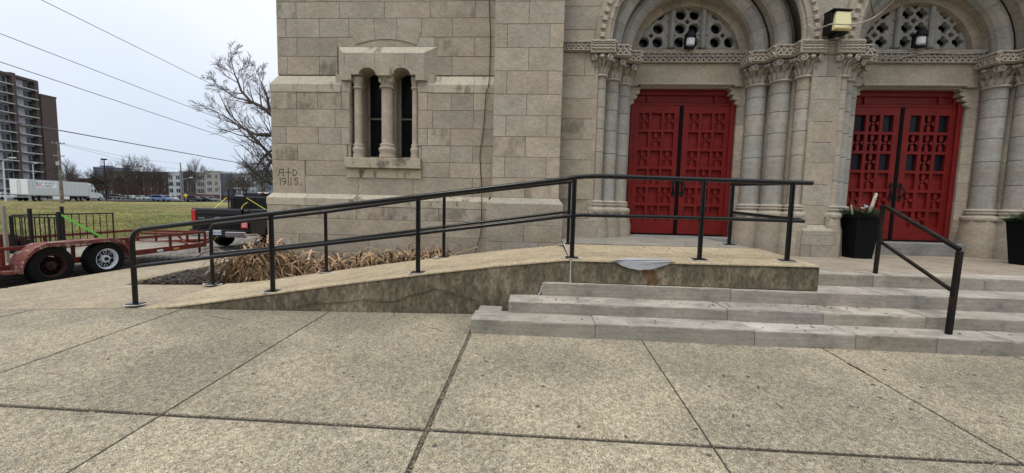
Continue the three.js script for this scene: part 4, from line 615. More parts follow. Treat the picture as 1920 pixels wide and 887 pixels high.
{ // red double doors
  const X = [0.128, 0.406, 0.677].map((v) => v), cw = 0.205, ch = 0.33, ph = 0.392, H = 2.715;
  const lobe = (() => { const s = new THREE.Shape(); s.moveTo(-0.032, ch); s.lineTo(-0.032, ch - 0.06); s.quadraticCurveTo(-0.045, ch - 0.115, 0, ch - 0.135); s.quadraticCurveTo(0.045, ch - 0.115, 0.032, ch - 0.06); s.lineTo(0.032, ch); s.closePath(); const up = extrude(s, 0.028, 0.003); const dn = boxUV(up.clone().rotateZ(Math.PI).translate(0, ch, 0)); const t = extrude(polyShape([[-cw / 2, ch / 2 - 0.055], [-0.045, ch / 2], [-cw / 2, ch / 2 + 0.055]]), 0.028, 0.003), t2 = boxUV(t.clone().rotateZ(Math.PI).translate(0, ch, 0)); const cr = cbox(0.05, 0.05, 0.02, 0.004).rotateZ(0.785).translate(0, ch / 2, 0.01); return merge([up, dn, t, t2, boxUV(cr)]); })();
  PORT.forEach(({ x: Xc, k }, pi) => {
    const half = 1.06 * k, W = half - 0.095;
    const frame = grp(church, 'door_frame'); for (const s of [-1, 1]) part(frame, 'frame_post', ext(Xc + s * (half - 0.03) - 0.045, Xc + s * (half - 0.03) + 0.045, 0.9, 4.0, 8.68, 8.86, 0.012), M.redpaint);
    const tr = grp(church, 'door_transom'); part(tr, 'transom_board', ext(Xc - half + 0.02, Xc + half - 0.02, 3.63, 4.0, 8.79, 8.86, 0.004), M.redpaint);
    for (const [a, b] of [[-half + 0.07, half - 0.07]]) { part(tr, 'transom_rail', ext(Xc + a, Xc + b, 3.635, 3.70, 8.735, 8.79, 0.012), M.redpaint); part(tr, 'transom_rail', ext(Xc + a, Xc + b, 3.86, 3.99, 8.745, 8.79, 0.01), M.redpaint); }
    for (const u of [-0.92, -0.66, 0.66, 0.92]) part(tr, 'transom_stile', ext(Xc + u * half - 0.035, Xc + u * half + 0.035, 3.70, 3.86, 8.748, 8.79, 0.01), M.redpaint);
    for (const s of [-1, 1]) {
      const x0 = s < 0 ? Xc - W - 0.035 : Xc + 0.04, leaf = new THREE.Shape(); const w = W - 0.005; leaf.moveTo(0, 0); leaf.lineTo(w, 0); leaf.lineTo(w, H); leaf.lineTo(0, H); leaf.closePath();
      const cells = []; for (let r = 0; r < 6; r++) for (let c = 0; c < 3; c++) { const cx = X[c] * w + cw / 2, y = H - 0.16 - r * ph - ch; cells.push([r, c, cx, y]); const h = new THREE.Path(); h.moveTo(cx - cw / 2, y); h.lineTo(cx + cw / 2, y); h.lineTo(cx + cw / 2, y + ch); h.lineTo(cx - cw / 2, y + ch); h.closePath(); leaf.holes.push(h); }
      const door = part(church, 'door', extrude(leaf, 0.06, 0.006), M.redpaint); door.position.set(x0, 0.925, -8.80);
      for (const [r, c, cx, y] of cells) {
        const glass = pi === 1 && r < 3, motif = pi === 1 && r < 3 ? (r === 1 || c === 1) : (r + c) % 2 === 0;
        const q = part(door, glass ? 'glass_pane' : 'panel', boxUV(cbox(cw + 0.02, ch + 0.02, 0.012, 0.002)), glass ? M.darkglass : M.redpaint); q.position.set(cx, y + ch / 2, glass ? 0.0 : 0.008);
        if (motif) { const m = part(door, 'carved_motif', lobe, M.redpaint); m.position.set(cx, y, 0.018); }
      }
      // pull handle with backplate, hinges
      const hx = s < 0 ? w - 0.05 : 0.05, hd = part(door, 'handle', merge([cbox(0.05, 0.34, 0.012, 0.004).translate(hx, 1.0, 0.062), tubeGeo([[0, 0.1, 0], [0, 0.09, 0.05], [0, 0, 0.075], [0, -0.09, 0.05], [0, -0.1, 0]].map((v) => new THREE.Vector3(hx - s * -0.0 + (s < 0 ? -0.045 : 0.045) * (1 - Math.abs(v[1]) * 8), 1.0 + v[1], 0.06 + v[2])), 0.012, 8), ...[-0.13, 0.13].map((dy) => boxUV(new THREE.CylinderGeometry(0.045, 0.045, 0.014, 12).rotateX(1.5708).translate(hx, 1 + dy, 0.066))), ...[-0.17, 0.17].map((dy) => boxUV(new THREE.SphereGeometry(0.028, 8, 6).translate(hx, 1 + dy, 0.06)))]), M.iron);
      for (const hy of [0.3, 1.35, 2.35]) part(door, 'hinge', boxUV(cbox(0.035, 0.22, 0.04, 0.006).translate(s < 0 ? -0.012 : w + 0.012, hy, 0.05)), M.iron);
    }
    part(church, 'door_astragal', ext(Xc - 0.036, Xc + 0.036, 0.925, 3.632, 8.725, 8.86, 0.01), M.black);
  });
}

// ---------- railings ----------
const onRamp = (px, py, off) => { const d = rayOf(px, py), t = (5.136 + off) / (-d.z - 0.066 * d.x); return d.multiplyScalar(t).add(camera.position); };
const rail = (pts, r = 0.027) => { const c = new THREE.CurvePath(); for (let i = 0; i + 1 < pts.length; i++) c.add(new THREE.LineCurve3(pts[i], pts[i + 1])); const g = new GB(); for (let i = 0; i + 1 < pts.length; i++) g.tube(pts[i], pts[i + 1], r, r, 14); const L2 = [g.geo()]; pts.forEach((p) => L2.push(boxUV(new THREE.SphereGeometry(r, 14, 8).translate(p.x, p.y, p.z)))); return merge(L2); };
const bend = (a, b, c, n = 8) => Array.from({ length: n + 1 }, (_, i) => { const t = i / n; return a.clone().multiplyScalar((1 - t) ** 2).addScaledVector(b, 2 * t * (1 - t)).addScaledVector(c, t * t); });
function post(parent, base, topY, r = 0.031) {
  const p = part(parent, 'post', rail([base, new THREE.Vector3(base.x, topY, base.z)], r), M.blackpaint);
  part(parent, 'base_plate', boxUV(cbox(0.17, 0.014, 0.13, 0.003).rotateY(rr(-0.1, 0.1)).translate(base.x, base.y + 0.008, base.z)), M.blackpaint);
  const s = []; for (let i = 0; i < 14; i++) { const a = i / 14 * 6.283, q = 0.115 * rr(0.75, 1.3); s.push([q * Math.cos(a) * 1.25, q * Math.sin(a) * 0.8]); }
  part(parent, 'grout_pad', extrude(polyShape(s), 0.004).rotateX(-Math.PI / 2).translate(base.x, base.y - 0.002, base.z), M.caulk);
  return p;
}
{ // front run and landing end
  const t = thing('ramp_railing', 'black pipe railing along the open side of the ramp and round its landing', 'railing');
  const pX = [-5.318, -3.483, -1.551, 0.49], pz = (x) => 5.225 + 0.066 * x, rampY = (x) => FY(x) + 0.004;
  const land = [[2.19, 5.36], [3.36, 5.44]], RT = (x) => x < 0.5 ? lerp(1.043, 1.853, (x + 5.22) / 5.72) : x < 0.9 ? lerp(1.853, 1.882, (x - 0.5) / 0.4) : lerp(1.882, 1.858, (x - 0.9) / 2.7);
  const P = (x, y) => new THREE.Vector3(x, y, -pz(x)), top = [];
  top.push(...bend(P(-5.318, 0.86), P(-5.318, RT(-5.318)), P(-5.16, RT(-5.16) + 0.003)));
  top.push(...bend(P(0.35, RT(0.35)), P(0.56, RT(0.5) + 0.035), P(0.95, 1.883)), P(3.60, 1.858));
  part(t, 'top_rail', rail(top, 0.031), M.blackpaint);
  const lo = [[250.5, 500], [510.8, 469], [784.6, 437.8], [1070, 404.5], [1090, 403.4], [1280, 407.8], [1506, 414.9]].map(([a, b]) => onRamp(a, b, 0.089)); part(t, 'lower_rail', rail(lo, 0.025), M.blackpaint);
  post(t, P(-5.318, 0.045), 0.9); for (const x of pX.slice(1)) post(t, P(x, rampY(x)), RT(x) - 0.01); for (const [x, Z] of land) post(t, new THREE.Vector3(x, landY(x, Z) + 0.002, -pz(x)), RT(x) - 0.01);
  const bp = new THREE.Vector3(3.30, 0.882, -6.92); post(t, bp, 1.90);
  part(t, 'top_rail', rail([new THREE.Vector3(bp.x - 0.02, 1.905, bp.z), ...bend(new THREE.Vector3(3.50, 1.868, -5.75), new THREE.Vector3(3.56, 1.858, -5.46), P(3.585, 1.858), 4)], 0.028), M.blackpaint);
  part(t, 'lower_rail', rail([atZ(1372, 398, 6.92), onRamp(1500, 413, 0.16), onRamp(1506, 414.9, 0.089)], 0.025), M.blackpaint);
}
{ // wall side run
  const t = thing('ramp_railing', 'black pipe railing on the planting bed side of the ramp', 'railing'); const O = 1.389, B = [[399, 533], [612, 509.4], [832, 483], [1064.6, 458]].map(([a, b]) => onRamp(a, b, O));
  const T2 = [[506, 409.5], [612, 397.5], [832, 367], [1072, 340.5]].map(([a, b]) => onRamp(a, b, O)), first = T2[0].clone().lerp(T2[3], -0.33), top0 = new THREE.Vector3(B[0].x, T2[0].y - 0.137 * (T2[0].x - B[0].x), B[0].z);
  const curve = bend(new THREE.Vector3(B[0].x, top0.y - 0.16, B[0].z), top0.clone().add(new THREE.Vector3(0, 0, 0)), top0.clone().lerp(T2[0], 0.09)); part(t, 'top_rail', rail([...curve, T2[0], T2[1], T2[2], T2[3]], 0.027), M.blackpaint);
  part(t, 'lower_rail', rail([[399.7, 476.8], [611, 453.6], [832.6, 425], [1067.7, 396.8]].map(([a, b]) => onRamp(a, b, O)), 0.025), M.blackpaint);
  B.forEach((b, i) => { b.y = Math.max(b.y, FY(b.x) + 0.03); post(t, b, i ? (b.x < T2[3].x ? lerp(T2[0].y, T2[3].y, (b.x - T2[0].x) / (T2[3].x - T2[0].x)) : T2[3].y) - 0.01 : top0.y - 0.12, 0.027); });
}
{ // stair handrail, old square tube
  const t = thing('stair_handrail', 'rusty brown square tube handrail standing on the stone steps', 'handrail'), bar = (a, b, w, n) => { const l = a.distanceTo(b), g = cbox(w, l, w, 0.006); const m = new THREE.Matrix4().compose(a.clone().add(b).multiplyScalar(0.5), new THREE.Quaternion().setFromUnitVectors(new THREE.Vector3(0, 1, 0), b.clone().sub(a).normalize()), new THREE.Vector3(1, 1, 1)); g.applyMatrix4(m); return part(t, n, boxUV(g), M.oldpaint); };
  const b0 = V(4.749, 0.64, 5.754), b1 = V(4.607, 0.167, 4.572), t0 = V(4.765, 1.565, 5.754), t1 = V(4.625, 1.112, 4.572);
  bar(b0, V(4.765, 1.545, 5.754), 0.044, 'post'); bar(b1, V(4.625, 1.095, 4.572), 0.05, 'post'); bar(V(4.768, 1.57, 5.79), V(4.755, 1.562, 5.66), 0.052, 'top_rail'); bar(V(4.755, 1.566, 5.68), t1, 0.044, 'top_rail'); bar(V(4.762, 1.10, 5.754), V(4.612, 0.656, 4.60), 0.036, 'lower_rail');
}

// ---------- planters ----------
mat('fir', { color: lin(0.035, 0.075, 0.03), roughness: 0.9, vertexColors: true }); mat('birch', { color: lin(0.72, 0.66, 0.56), roughness: 0.9, map: T.ledge }); mat('bow', { color: lin(0.72, 0.74, 0.78), roughness: 0.8 }); mat('twigred', { color: lin(0.25, 0.08, 0.07) });
function planter(cx, Z, label, kind) {
  const t = thing('planter', label, 'planter', null, V(cx, 0.642, Z)), h = 0.80, pot = new GB(), sq = (w, y) => [[-w, -w], [w, -w], [w, w], [-w, w]].map(([a, b]) => new THREE.Vector3(a, y, b)), pr = [[0.15, 0], [0.155, 0.01], [0.215, h - 0.06], [0.232, h - 0.055], [0.235, h - 0.005], [0.226, h], [0.205, h], [0.20, h - 0.06]];
  for (let i = 0; i + 1 < pr.length; i++) { const a = sq(...pr[i]), b = sq(...pr[i + 1]); for (let k = 0; k < 4; k++) { const j = (k + 1) % 4; pot.quad(a[k], a[j], b[j], b[k]); } }
  part(t, 'pot', pot.geo(), M.planter); part(t, 'soil', boxAt(0, h - 0.07, 0, 0.4, 0.03, 0.4, 0.005), M.soil);
  const g = new GB(); for (let i = 0; i < 260; i++) { const a = rr(0, 6.283), r0 = rr(0, 0.16), el = rr(0.05, 1.1), l = rr(0.12, 0.30), b = new THREE.Vector3(r0 * Math.cos(a), h - 0.05, r0 * Math.sin(a)), d = new THREE.Vector3(Math.cos(a) * Math.cos(el), Math.sin(el) * 0.8, Math.sin(a) * Math.cos(el)), e = b.clone().addScaledVector(d, l); const c = rr(0.5, 1.6), col = [c * rr(0.7, 1.3), c, c * rr(0.6, 1.1)]; g.tube(b, e, 0.003, 0.002, 3, col); const s = new THREE.Vector3().crossVectors(d, new THREE.Vector3(0, 1, 0)).normalize(); for (let k = 1; k < 9; k++) for (const q of [-1, 1]) { const p = b.clone().lerp(e, k / 9 + 0.05), w = p.clone().addScaledVector(s, q * rr(0.02, 0.045)).addScaledVector(d, 0.03).add(new THREE.Vector3(0, rr(-0.012, 0.012), 0)), f = d.clone().multiplyScalar(0.008); g.tri(p.clone().sub(f), p.clone().add(f), w, col); } }
  part(t, 'greenery', g.geo(), M.fir);
  const stick = (x0, z0, x1, y1, z1, r) => part(t, 'birch_stick', rail([new THREE.Vector3(x0, h - 0.05, z0), new THREE.Vector3(x1, y1, z1)], r), M.birch);
  if (kind === 0) { stick(0.10, 0.05, 0.24, h + 0.38, 0.0, 0.026); stick(-0.2, 0.1, -0.27, h + 0.16, 0.12, 0.016); } else { stick(0.02, 0.05, -0.075, h + 0.52, 0.0, 0.022); }
  const bw = new GB(); for (let i = 0; i < 16; i++) { const a = rr(0, 6.283), l = rr(0.05, 0.11), c = new THREE.Vector3(kind ? 0.03 : -0.02, h + 0.12, 0.14), d = new THREE.Vector3(Math.cos(a), rr(-0.3, 0.9), Math.sin(a) * 0.7).multiplyScalar(l), s = new THREE.Vector3(-Math.sin(a), 0.3, Math.cos(a)).multiplyScalar(0.018); bw.quad(c.clone().sub(s), c.clone().add(s), c.clone().add(d).add(s), c.clone().add(d).sub(s)); } part(t, 'ribbon_bow', bw.geo(), M.bow);
  const tw = new GB(); for (let i = 0; i < 14; i++) { const a = rr(-0.9, 0.9); tw.tube(new THREE.Vector3(rr(-0.08, 0.08), h, rr(-0.05, 0.05)), new THREE.Vector3(Math.sin(a) * 0.3, h + rr(0.15, 0.33), rr(-0.1, 0.1)), 0.004, 0.002, 4); } part(t, 'red_twigs', tw.geo(), M.twigred);
}
planter(5.99, 7.70, 'tall black tapered planter with evergreen boughs beside the portal pier', 0);
planter(8.52, 7.30, 'tall black tapered planter with evergreen boughs right of the glazed red doors', 1);

// ---------- lamps, wires on the church ----------
{
  const t = thing('floodlight', 'cream faced floodlight box resting above the pier capitals', 'light', null, V(5.15, 4.555, 7.50)); t.rotation.y = 0.12; t.scale.set(0.88, 0.88, 0.85);
  const g = new GB(), q = (x, y, z) => new THREE.Vector3(x, y, z), A = [q(-0.19, 0.03, -0.12), q(-0.19, 0.03, 0.08), q(-0.19, 0.44, 0.05), q(-0.19, 0.44, -0.12)], B = A.map((p) => p.clone().setX(0.19)); g.quad(...A); g.quad(...B); for (let i = 0; i < 4; i++) { const j = (i + 1) % 4; g.quad(A[i], A[j], B[j], B[i]); } part(t, 'housing', g.geo(), M.iron);
  const f = part(t, 'lens', extrude(polyShape([[-0.17, 0], [0.18, 0], [0.17, 0.35], [-0.12, 0.35]]), 0.08, 0.012), M.cream); f.position.set(0, 0.06, 0.07); f.rotation.x = -0.15; part(t, 'visor', boxAt(0, 0.45, 0.0, 0.40, 0.025, 0.26, 0.006), M.iron); part(t, 'bracket', boxAt(0, 0.012, -0.05, 0.12, 0.03, 0.2, 0.004), M.iron);
}
PORT.forEach(({ x }, i) => {
  const p = i ? atZ(1727, 74, 8.4) : atZ(1295, 76, 8.4); const t = thing('portal_lamp', i ? 'small white lens lamp before the quatrefoil tracery' : 'small white lens lamp before the round hole tracery', 'light', null, p);
  part(t, 'lens', boxAt(0, -0.02, 0, 0.155, 0.19, 0.10, 0.035), M.white); part(t, 'cap', lathe([[0.001, 0.20], [0.06, 0.19], [0.10, 0.13], [0.105, 0.06], [0.09, 0.055]], 14).scale(1, 1, 0.8), M.iron); part(t, 'back_box', boxAt(0, 0, -0.07, 0.19, 0.26, 0.07, 0.01), M.iron); part(t, 'arm', rail([new THREE.Vector3(0, -0.12, -0.06), new THREE.Vector3(0, -0.17, -0.10), new THREE.Vector3(0, -0.17, -0.30)], 0.015), M.iron); part(t, 'foot', boxAt(0, -0.135, 0, 0.17, 0.03, 0.12, 0.008), M.iron);
});
{
  mat('wirelight', { color: lin(0.45, 0.38, 0.33) }); mat('cable', { color: lin(0.02, 0.03, 0.022), roughness: 0.6 });
  const w = [[1514, 46, 7.6], [1527, 54, 7.55], [1545, 50, 7.4], [1560, 45, 7.25], [1585, 46, 7.3], [1612, 43, 7.5], [1640, 32, 7.75], [1662, 14, 8.1], [1680, -2, 8.4]].map(([a, b, c]) => atZ(a, b, c));
  single('lamp_wire', tubeGeo(w, 0.011, 6), M.wirelight, 'pale wire looping over the cream floodlight into the arch', 'wire');
  single('lamp_wire', tubeGeo([[1632, -3, 7.62], [1634, 12, 7.6], [1638, 27, 7.62], [1634, 31, 7.7]].map(([a, b, c]) => atZ(a, b, c)), 0.008, 6), M.cable, 'short dark wire hanging at the top of the right arch', 'wire');
  single('lamp_wire', tubeGeo([[1640, 108, 8.45], [1680, 109, 8.44], [1710, 103, 8.45], [1750, 99, 8.46], [1795, 101, 8.46], [1840, 99, 8.45]].map(([a, b, c]) => atZ(a, b, c)), 0.009, 6), M.wirelight, 'loose wire lying along the ledge above the glazed doors', 'wire');
  single('lamp_wire', tubeGeo([[1153, 13, 7.6], [1158, 11, 7.62], [1166, 4, 7.7], [1174, -4, 7.8]].map(([a, b, c]) => atZ(a, b, c)), 0.009, 6), M.wirelight, 'stub of pale wire at the top of the left arch', 'wire');
  const c = [[917, -5, 7.57], [918.5, 40, 7.57], [919.5, 75, 7.57], [918, 130, 7.57], [916, 160, 7.46], [911, 180, 7.47], [908, 223, 7.47], [904, 260, 7.47], [900, 290, 7.47], [901, 315, 7.47], [902.5, 345, 7.47], [903, 372, 7.36], [902.5, 419, 7.37], [900, 444, 7.36], [891, 476, 7.33]].map(([a, b, z]) => atZ(a, b, z));
  single('wall_cable', tubeGeo(c, 0.008, 6), M.cable, 'thin dark cable hanging down the tower wall beside the buttress', 'cable');
}

{ // leaf scraps blown onto the steps and paving
  mat('scrap', { color: lin(0.07, 0.05, 0.035) }); const n = 150, im = new THREE.InstancedMesh(cbox(0.03, 0.004, 0.014, 0.001), M.scrap, n), m = new THREE.Matrix4(), q = new THREE.Quaternion();
  for (let i = 0; i < n; i++) { const k = i % 5; let x = rr(-0.3, 6), Z, y; if (k < 2) { Z = rr(4.80, 5.1); y = HS[2]; x = rr(0, 4.2); } else if (k === 2) { Z = rr(4.46, 4.72); y = HS[1]; } else if (k === 3) { x = rr(1.5, 3.4); Z = rr(6.0, 7.4); y = Z > 6.57 ? 0.88 : landY(x, Z); } else { x = rr(-4, 5); Z = rr(2.7, 4.35); y = slope(x, Z) + 0.003; } q.setFromEuler(new THREE.Euler(rr(-0.2, 0.2), rr(0, 6.28), rr(-0.2, 0.2))); const s = rr(0.3, 1.1); m.compose(new THREE.Vector3(x, y + 0.004, -Z), q, new THREE.Vector3(s, 1, s)); im.setMatrixAt(i, m); }
  { mat('gum', { color: lin(0.10, 0.092, 0.082) }); const k = 46, ig = new THREE.InstancedMesh(boxUV(new THREE.CylinderGeometry(0.013, 0.015, 0.003, 9)), M.gum, k); for (let i = 0; i < k; i++) { const x = rr(-4.5, 4.5), Z = rr(2.1, 4.3), s = rr(0.5, 1.3); m.compose(new THREE.Vector3(x, slope(x, Z) + 0.003, -Z), new THREE.Quaternion(), new THREE.Vector3(s, 1, s * rr(0.7, 1.2))); ig.setMatrixAt(i, m); } ig.name = 'gum_spots'; ig.userData = { kind: 'stuff', label: 'small dark trodden spots on the pebble paving', category: 'spots' }; scene.add(ig); }
  im.name = 'leaf_scraps'; im.userData = { kind: 'stuff', label: 'small dark leaf scraps scattered on steps and paving', category: 'leaves' }; scene.add(im);
}

// ---------- planting bed ----------
{
  const bedY = (x, Z) => { const r = x > -4.9 ? FY(x) - 0.10 : lerp(0.0, -0.05, clamp((-4.9 - x) / 2)); const e = sstep(0, 0.5, x + 7.05); return r + 0.09 * e * sstep(6.25, 6.7, Z) * sstep(-3.5, -5, x) + 0.05 * (nz(x * 3, Z * 3) - 0.5); };
  struct('planting_bed', sheet(-7.04, -0.86, (x) => x < -4.93 ? 6.30 + 0.10 * Math.sin(x * 5) * 0.3 : L(x) + 1.50, (x) => x < -5.25 ? 12 : 7.42, bedY, 90, 60, (x, Z) => { const m = sstep(0.5, 0.2, x + 7.05 + 0.5 * (nz(x * 2, Z * 2) - 0.5)); return [lerp(1, 1.8, m), lerp(1, 1.8, m), lerp(1, 1.2, m)]; }, 0.12, 0.02), M.soil);
  // mulch chips
  mat('mulch', { color: lin(0.055, 0.045, 0.038), roughness: 0.85 });
  const n = 5200, im = new THREE.InstancedMesh(cbox(0.05, 0.012, 0.018, 0.003), M.mulch, n), m = new THREE.Matrix4(), q = new THREE.Quaternion(), c = new THREE.Color();
  for (let i = 0; i < n; i++) { const x = -6.85 + 2.9 * Math.pow(rnd(), 1.0), Z = (x < -4.93 ? 6.36 : L(x) + 1.53) + 1.25 * Math.pow(rnd(), 1.2); q.setFromEuler(new THREE.Euler(rr(-0.7, 0.7), rr(0, 6.28), rr(-0.7, 0.7))); const s = rr(0.5, 1.5); m.compose(new THREE.Vector3(x, bedY(x, Z) + rr(0, 0.035), -Z), q, new THREE.Vector3(s, s, s)); im.setMatrixAt(i, m); const t = rr(0.4, 1.6) * (rnd() < 0.06 ? 4 : 1); im.setColorAt(i, c.setRGB(t, t, t)); }
  im.name = 'mulch_chips'; im.userData = { kind: 'stuff', label: 'dark shredded bark mulch in the planting bed', category: 'mulch' }; im.castShadow = im.receiveShadow = true; scene.add(im);
  // fallen strap leaves of last year
  mat('straw', { color: lin(0.42, 0.30, 0.195), roughness: 0.85, vertexColors: true, side: THREE.DoubleSide });
  const g = new GB(), strap = (x, Z, len, h, dir, w, col, y0) => { let p = new THREE.Vector3(x, y0, -Z), a = dir, el = h; const side = new THREE.Vector3(-Math.sin(a), 0, Math.cos(a)).multiplyScalar(w), n2 = 6; let prevA = p.clone().sub(side), prevB = p.clone().add(side); for (let i = 1; i <= n2; i++) { el -= rr(0.2, 0.75) * (i < 3 ? 0.4 : 1); el = Math.max(el, -1.25); a += rr(-0.25, 0.25); const st = len / n2; p = p.clone().add(new THREE.Vector3(Math.cos(a) * Math.cos(el) * st, Math.sin(el) * st, Math.sin(a) * Math.cos(el) * st)); const gy = bedY(p.x, -p.z) + 0.012; if (p.y < gy) { p.y = gy + rr(0, 0.03); el = rr(-0.1, 0.25); } if (p.z > -(L(p.x) + 1.53)) p.z = -(L(p.x) + 1.53) - rr(0, 0.05); const tw = i === n2 ? 0.15 : 1, sd = side.clone().multiplyScalar(tw).add(new THREE.Vector3(0, rr(-0.006, 0.006), 0)); const A = p.clone().sub(sd), B = p.clone().add(sd); g.quad(prevA, prevB, B, A, col); prevA = A; prevB = B; } };
  for (let i = 0; i < 2500; i++) {
    const u = rnd(), big = i < 1050, x = big ? -4.85 + 0.50 * (rnd() + rnd() - 1) : lerp(-4.7, -1.75, Math.pow(u, 0.85)), Z = (L(x) + 1.62) + (big ? 0.25 + 0.40 * (rnd() + rnd() - 1) : 0.65 * rnd());
    const edge = big ? 1 : lerp(1.0, 0.7, u), k = rr(0.18, 1.45), col = [k * rr(0.92, 1.08), k * rr(0.86, 1.02), k * rr(0.7, 1.0)];
    strap(x, Z, rr(0.35, 0.95) * edge, big ? rr(0.5, 1.5) : (i % 9 === 0 ? rr(0.8, 1.5) : rr(-0.1, 0.9)), rr(0, 6.283), rr(0.006, 0.017), col, bedY(x, Z) + rr(0, big ? 0.32 : 0.24) * edge);
  }
  const d = single('dried_leaves', g.geo(), M.straw, 'tangle of tan dried strap leaves lying in the planting bed', 'dried leaves', null, 'stuff');
  const tw = new GB(); for (let i = 0; i < 22; i++) { const x = rr(-2.0, -1.15), Z = L(x) + rr(1.6, 2.0), b = new THREE.Vector3(x, bedY(x, Z), -Z); let p = b; const a = rr(-0.7, 0.7), l = rr(0.2, 0.55); for (let k = 0; k < 4; k++) { const e = p.clone().add(new THREE.Vector3((a * (1 + k * 0.5)) * l / 5, l / 4 * (1 - k * 0.22), rr(-0.03, 0.03))); tw.tube(p, e, 0.005 - k * 0.001, 0.004 - k * 0.001, 4); p = e; } }
  mat('twig', { color: lin(0.30, 0.24, 0.18) }); single('bare_twigs', tw.geo(), M.twig, 'thin leafless stems standing against the tower plinth', 'twigs', null, 'stuff');
  { const s = V(-1.62, 0.47, 6.55), e = V(-0.98, 0.75, 6.62); single('fallen_branch', rail([s, s.clone().lerp(e, 0.5).add(new THREE.Vector3(0, 0.03, 0)), e], 0.012), M.straw, 'pale stick leaning over the ramp edge by the dried leaves', 'stick'); }
  const gb = new GB(); for (let i = 0; i < 6; i++) { const a = rr(0, 6.28), o = new THREE.Vector3(rr(-0.03, 0.03), 0, rr(-0.03, 0.03)), w = new THREE.Vector3(Math.cos(a), 0, Math.sin(a)).multiplyScalar(0.003); gb.tri(o.clone().sub(w), o.clone().add(w), o.clone().add(new THREE.Vector3(rr(-0.05, 0.05), rr(0.03, 0.09), rr(-0.05, 0.05)))); }
  mat('bedgrass', { color: lin(0.17, 0.17, 0.07) }); const ng = 2600, ig = new THREE.InstancedMesh(gb.geo(), M.bedgrass, ng); for (let i = 0; i < ng; i++) { let x = -7.0 + 0.55 * Math.pow(rnd(), 1.5), Z = 6.35 + 5.4 * rnd(); if (i % 3 === 0) { x = rr(-6.9, -5.3); Z = rr(7.4, 11.5); } q.setFromAxisAngle(new THREE.Vector3(0, 1, 0), rr(0, 6.28)); m.compose(new THREE.Vector3(x, bedY(x, Z) - 0.005, -Z), q, new THREE.Vector3(1, 1, 1)); ig.setMatrixAt(i, m); const t = rr(0.6, 1.4); ig.setColorAt(i, c.setRGB(t * rr(0.9, 1.3), t, t * 0.8)); }
  ig.name = 'bed_grass'; ig.userData = { kind: 'stuff', label: 'thin grass fringing the planting bed', category: 'grass' }; scene.add(ig);
}

// ---------- vehicles ----------
mat('tyre', { color: lin(0.010, 0.010, 0.010), roughness: 0.9, specularIntensity: 0.35, bumpMap: T.grain, bumpScale: 0.004 }); mat('carblack', { color: lin(0.008, 0.008, 0.009), roughness: 0.28, specularIntensity: 0.7 }); mat('trim', { color: lin(0.015, 0.015, 0.016), roughness: 0.6, specularIntensity: 0.5 }); mat('chrome', { color: lin(0.36, 0.36, 0.37), roughness: 0.28, metalness: 0.9 });
mat('lampred', { color: lin(0.45, 0.02, 0.02), roughness: 0.25 }); mat('rust', { color: lin(0.50, 0.40, 0.37), map: T.rust, bumpMap: T.limeB, bumpScale: 0.004, roughness: 0.85 }); mat('fadedred', { color: lin(0.62, 0.62, 0.62), map: T.peel, roughness: 0.75 }); mat('whiterim', { color: lin(0.66, 0.70, 0.80), roughness: 0.4 }); mat('rustrim', { color: lin(0.10, 0.075, 0.055), map: T.rust, roughness: 0.8 }); mat('deck', { color: lin(0.34, 0.31, 0.27), map: T.ledge }); mat('amber', { color: lin(0.55, 0.22, 0.03), roughness: 0.4 }); mat('strapgreen', { color: lin(0.16, 0.75, 0.09), roughness: 0.7 }); mat('strapyellow', { color: lin(0.60, 0.55, 0.06), roughness: 0.7 }); mat('fenceiron', { color: lin(0.045, 0.038, 0.035), map: T.oldpaint, roughness: 0.7 });
// wheel with axis along x, outer face towards +x
function wheel(parent, name, r, w, pos, rim, spokes, flip = 1) {
  const g = new THREE.Group(); g.name = name; g.position.copy(pos); parent.add(g); if (flip < 0) g.rotation.y = Math.PI;
  const t = lathe([[r * 0.60, -w / 2], [r * 0.90, -w / 2], [r * 0.975, -w * 0.4], [r, -w * 0.28], [r, w * 0.28], [r * 0.975, w * 0.4], [r * 0.90, w / 2], [r * 0.60, w / 2 - 0.01]], 36).rotateZ(-Math.PI / 2); part(g, 'tyre', t, M.tyre);
  const d = [lathe([[r * 0.62, w * 0.43], [r * 0.60, w * 0.46], [r * 0.56, w * 0.42], [r * 0.50, w * 0.18]], 36).rotateZ(-Math.PI / 2), boxUV(new THREE.CylinderGeometry(r * 0.22, r * 0.24, 0.05, 20).rotateZ(-Math.PI / 2).translate(w * 0.2, 0, 0))];
  const s = new THREE.Shape(); s.absarc(0, 0, r * 0.52, 0, 6.2832); for (let i = 0; i < spokes; i++) { const a = i / spokes * 6.2832, h = new THREE.Path(), q = (rad, da) => [rad * Math.cos(a + da), rad * Math.sin(a + da)]; h.moveTo(...q(r * 0.31, -0.12)); h.lineTo(...q(r * 0.44, -0.19)); h.lineTo(...q(r * 0.46, 0)); h.lineTo(...q(r * 0.44, 0.19)); h.lineTo(...q(r * 0.31, 0.12)); h.closePath(); s.holes.push(h); }
  d.push(extrude(s, 0.014, 0.003).rotateY(Math.PI / 2).translate(w * 0.17, 0, 0)); part(g, 'rim', merge(d), rim); part(g, 'hub_cap', boxUV(new THREE.CylinderGeometry(r * 0.10, r * 0.12, 0.05, 14).rotateZ(-Math.PI / 2).translate(w * 0.32, 0, 0)), M.trim); part(g, 'drum', boxUV(new THREE.CylinderGeometry(r * 0.48, r * 0.48, 0.05, 20).rotateZ(-Math.PI / 2).translate(-w * 0.15, 0, 0)), M.black);
  return g;
}
const SY = -0.265;
